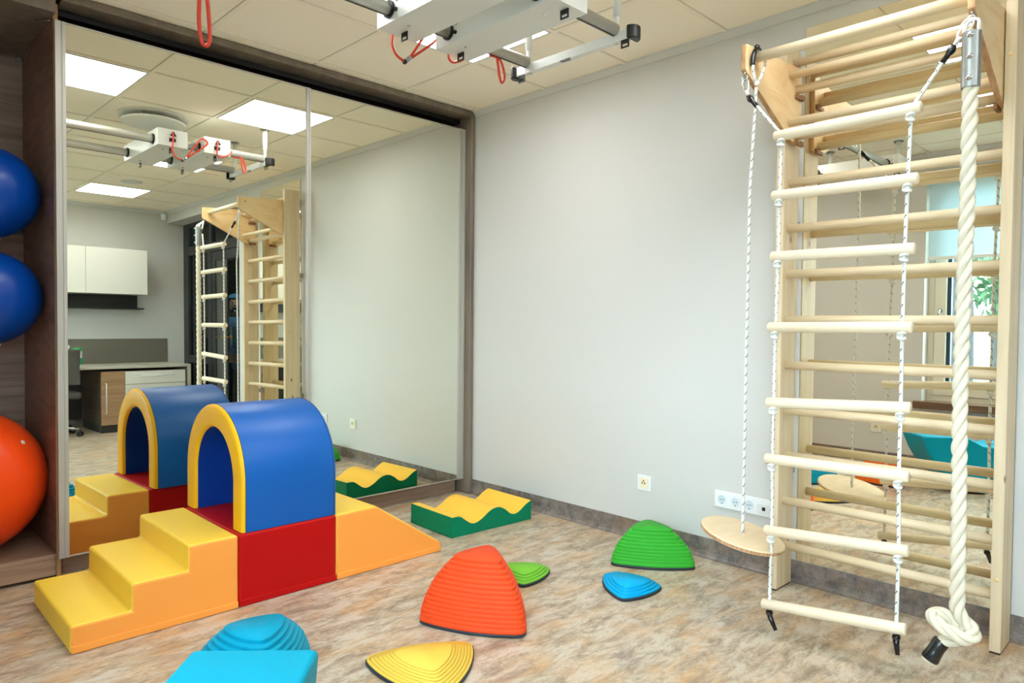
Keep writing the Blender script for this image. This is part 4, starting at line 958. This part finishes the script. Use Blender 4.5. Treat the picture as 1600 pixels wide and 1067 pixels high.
li = bpy.data.lights.new('person_fill_light', 'AREA'); li.energy = 10; li.size = 0.5; li.color = (0.9, 0.95, 1.0)  # added area light with no fixture, brightens the figure behind the door
lo = bpy.data.objects.new('person_fill_light', li); COL.objects.link(lo); lo.location = (4.7, 0.6, 2.58)
# figure with a camera behind the door, stands in for the photographer's reflection
def skin_mesh(name, verts, edges, m, parent, sub=1):
    o_ = Vector(parent['_o']) if parent is not None else Vector((0, 0, 0))
    me = bpy.data.meshes.new(name); me.from_pydata([Vector(v[:3]) - o_ for v in verts], edges, []); me.materials.append(M[m])
    o = bpy.data.objects.new(name, me); COL.objects.link(o); o.parent = parent; o['_o'] = tuple(o_)
    md = o.modifiers.new('Skin', 'SKIN'); md.use_smooth_shade = True
    for i, v in enumerate(verts):
        r = v[3] if isinstance(v[3], (tuple, list)) else (v[3], v[3]); me.skin_vertices[0].data[i].radius = r
    me.skin_vertices[0].data[0].use_root = True
    s = o.modifiers.new('Subdivision', 'SUBSURF'); s.levels = sub; s.render_levels = sub
    return o
px_, py_ = 5.33, 0.72
face = Vector((-0.90, -0.42, 0)).normalized(); rt = Vector((face.y, -face.x, 0))   # rt: the person's right-hand side
def pp(r_, f_, z): q = Vector((px_, py_, 0)) + rt * r_ + face * f_; return (q.x, q.y, z)
pe = thing('person', 'person in blue jacket raising a black camera as stand-in for the photographer reflected in the glazed door', 'person', (px_, py_, 0))
V = [pp(0, 0, .78) + (0.12,), pp(0, 0, .95) + (0.115,), pp(0, .01, 1.14) + (0.125,), pp(0, .02, 1.28) + (0.085,), pp(0, .03, 1.34) + (0.05,), pp(0, .045, 1.41) + (0.075,), pp(0, .05, 1.48) + (0.085,), pp(0, .045, 1.55) + (0.05,)]
E_ = [(0, 1), (1, 2), (2, 3), (3, 4), (4, 5), (5, 6), (6, 7)]
for s in (-1, 1):
    b0 = len(V)
    V += [pp(s * .17, .01, 1.25) + (0.06,), pp(s * .25, .06, 1.06) + (0.045,), pp(s * .13, .22, 1.25) + (0.032,), pp(s * .09, .25, 1.32) + (0.03,)]
    E_ += [(3, b0), (b0, b0 + 1), (b0 + 1, b0 + 2), (b0 + 2, b0 + 3)]
    for k in range(4):
        V += [pp(s * (.085 - .012 * 0), .275 + .004 * k, 1.345 - .016 * k) + (0.009,), pp(s * .06, .30 + .002 * k, 1.352 - .017 * k) + (0.008,)]
        n_ = len(V); E_ += [(b0 + 3, n_ - 2), (n_ - 2, n_ - 1)]
    V += [pp(s * .06, .245, 1.30) + (0.01,), pp(s * .04, .265, 1.315) + (0.009,)]; n_ = len(V); E_ += [(b0 + 3, n_ - 2), (n_ - 2, n_ - 1)]
    b1 = len(V)
    V += [pp(s * .09, 0, .72) + (0.085,), pp(s * .10, .02, .42) + (0.058,), pp(s * .10, 0, .09) + (0.042,), pp(s * .10, .12, .035) + (0.035,)]
    E_ += [(0, b1), (b1, b1 + 1), (b1 + 1, b1 + 2), (b1 + 2, b1 + 3)]
skin_mesh('body', V, E_, 'skin', pe)
V = [pp(0, 0, .74) + (0.15,), pp(0, 0, .95) + (0.14,), pp(0, .01, 1.15) + (0.15,), pp(0, .015, 1.28) + (0.11,), pp(0, .03, 1.345) + (0.068,)]
E_ = [(0, 1), (1, 2), (2, 3), (3, 4)]
for s in (-1, 1):
    b0 = len(V); V += [pp(s * .18, .01, 1.25) + (0.078,), pp(s * .26, .06, 1.06) + (0.062,), pp(s * .145, .20, 1.225) + (0.046,)]; E_ += [(3, b0), (b0, b0 + 1), (b0 + 1, b0 + 2)]
skin_mesh('jacket', V, E_, 'denim', pe)
V = [pp(0, 0, .80) + (0.14,)]; E_ = []
for s in (-1, 1):
    b0 = len(V); V += [pp(s * .095, 0, .70) + (0.1,), pp(s * .105, .02, .42) + (0.075,), pp(s * .105, 0, .10) + (0.062,)]; E_ += [(0, b0), (b0, b0 + 1), (b0 + 1, b0 + 2)]
skin_mesh('trousers', V, E_, 'trouser', pe)
bm = BM(); c = pp(0, .02, 1.475); sph(bm, c, 0.115, 18, 12, (1, 1, 1.05))
for v in list(bm.verts):
    q = v.co - Vector(c)
    if q.dot(face) > 0.035 and q.z < 0.06: bm.verts.remove(v)
obj('hood', bm, 'denim', pe)
for s in (-1, 1):
    bm = BM(); sph(bm, pp(s * .032, .128, 1.475), 0.011, 8, 6); obj('eye', bm, 'black', pe)
bm = BM(); sph(bm, pp(0, .135, 1.445), 0.014, 8, 6, (1, 1, 1.5)); obj('nose', bm, 'skin', pe)
ca = thing('camera', 'black camera held up by the stand-in for the reflected photographer', 'camera', pp(0, .30, 1.29))
bm = BM(); Rz = Matrix.Rotation(math.atan2(rt.y, rt.x), 3, 'Z')
cc = Vector(pp(0, .30, 1.33)); vs = box(bm, -0.068, 0.068, -0.028, 0.028, -0.045, 0.045); vs += box(bm, -0.03, 0.03, -0.025, 0.025, 0.045, 0.07)
for v in bm.verts: v.co = cc + Rz @ v.co
obj('camera_body', bm, 'black', ca, bevel=0.006, seg=2)
bm = BM(); c1 = cc + face * 0.024; tube(bm, [c1, c1 + face * 0.05, c1 + face * 0.05, c1 + face * 0.09, c1 + face * 0.085], [0.036, 0.036, 0.04, 0.042, 0.034], 20); obj('lens', bm, 'blacktape', ca, sharp=40)

# ------------------------------------------------------------------ outside the window
bm = BM(); box(bm, -30, 34, -45, YO - 0.3, -0.7, -0.5); o = obj('lawn', bm, 'grass'); o['kind'] = 'structure'
def tree(x, y, h, r, m, label, nl=2600, trunk=0.16, cz=0.62):
    t = thing('tree', label, 'tree', (x, y, -0.5), 'trees outside the window')
    bm = BM(); tube(bm, cat([(x, y, -0.5), (x + 0.05, y, h * 0.2), (x - 0.04, y, h * 0.5), (x, y, h * 0.85)], 5), [trunk * (1 - 0.04 * i) for i in range(16)], 12); obj('trunk', bm, 'bark', t)
    bm = BM()
    for i in range(nl):
        while True:
            p = Vector((random.uniform(-1, 1), random.uniform(-1, 1), random.uniform(-1, 1)))
            if 0.15 < p.length < 1: break
        c = Vector((x + p.x * r, y + p.y * r, h * cz + p.z * h * 0.42)); a = Vector((random.gauss(0, 1), random.gauss(0, 1), random.gauss(0, 1))).normalized(); b = a.orthogonal().normalized(); s = random.uniform(0.05, 0.11)
        bm.faces.new([bm.verts.new(c + a * s * 1.5), bm.verts.new(c + b * s * 0.7), bm.verts.new(c - a * s * 1.5), bm.verts.new(c - b * s * 0.7)])
    obj('crown', bm, m, t)
tree(1.25, -7.2, 6.2, 1.7, 'leaf', 'tree with grey trunk just outside the window, seen in the wall mirror', 1400, 0.17, 0.78)
tree(0.75, -12.2, 6.0, 1.9, 'leaf', 'leafy green tree farther out beyond the window', 3200)
tree(0.6, -18.5, 6.5, 2.6, 'leaf2', 'yellow-green tree farthest out beyond the window', 2600)

# ------------------------------------------------------------------ world, camera, view
wld = bpy.data.worlds.new('World'); S.world = wld; wld.use_nodes = True
bg = wld.node_tree.nodes['Background']; bg.inputs['Color'].default_value = (0.72, 0.88, 1.0, 1); bg.inputs['Strength'].default_value = 17.0

cam = bpy.data.cameras.new('Camera'); co = bpy.data.objects.new('Camera', cam); COL.objects.link(co)
F_, YAW, PIT, ROL = 1090.8703, 0.7956, 0.0252, -0.0097
cam.sensor_fit = 'HORIZONTAL'; cam.sensor_width = 36.0; cam.lens = F_ / 1600 * 36.0; cam.clip_start = 0.02; cam.clip_end = 200
fwd = Vector((-math.sin(YAW) * math.cos(PIT), math.cos(YAW) * math.cos(PIT), -math.sin(PIT)))
rgt = Vector((math.cos(YAW), math.sin(YAW), 0)); dwn = fwd.cross(rgt)
r2 = rgt * math.cos(ROL) + dwn * math.sin(ROL); d2 = -rgt * math.sin(ROL) + dwn * math.cos(ROL)
R = Matrix((r2, -d2, -fwd)).transposed()
co.matrix_world = Matrix.Translation((3.653, -3.1569, 1.1659)) @ R.to_4x4()
S.camera = co
S.view_settings.view_transform = 'Standard'; S.view_settings.look = 'None'; S.view_settings.exposure = 0.22; S.view_settings.gamma = 1.0
S.view_settings.use_curve_mapping = False
S.cycles.max_bounces = 14; S.cycles.glossy_bounces = 8; S.cycles.diffuse_bounces = 6; S.cycles.transparent_max_bounces = 16
S.cycles.use_denoising = True
S.cycles.sample_clamp_indirect = 10.0
for o in S.objects:
    if '_o' in o: del o['_o']
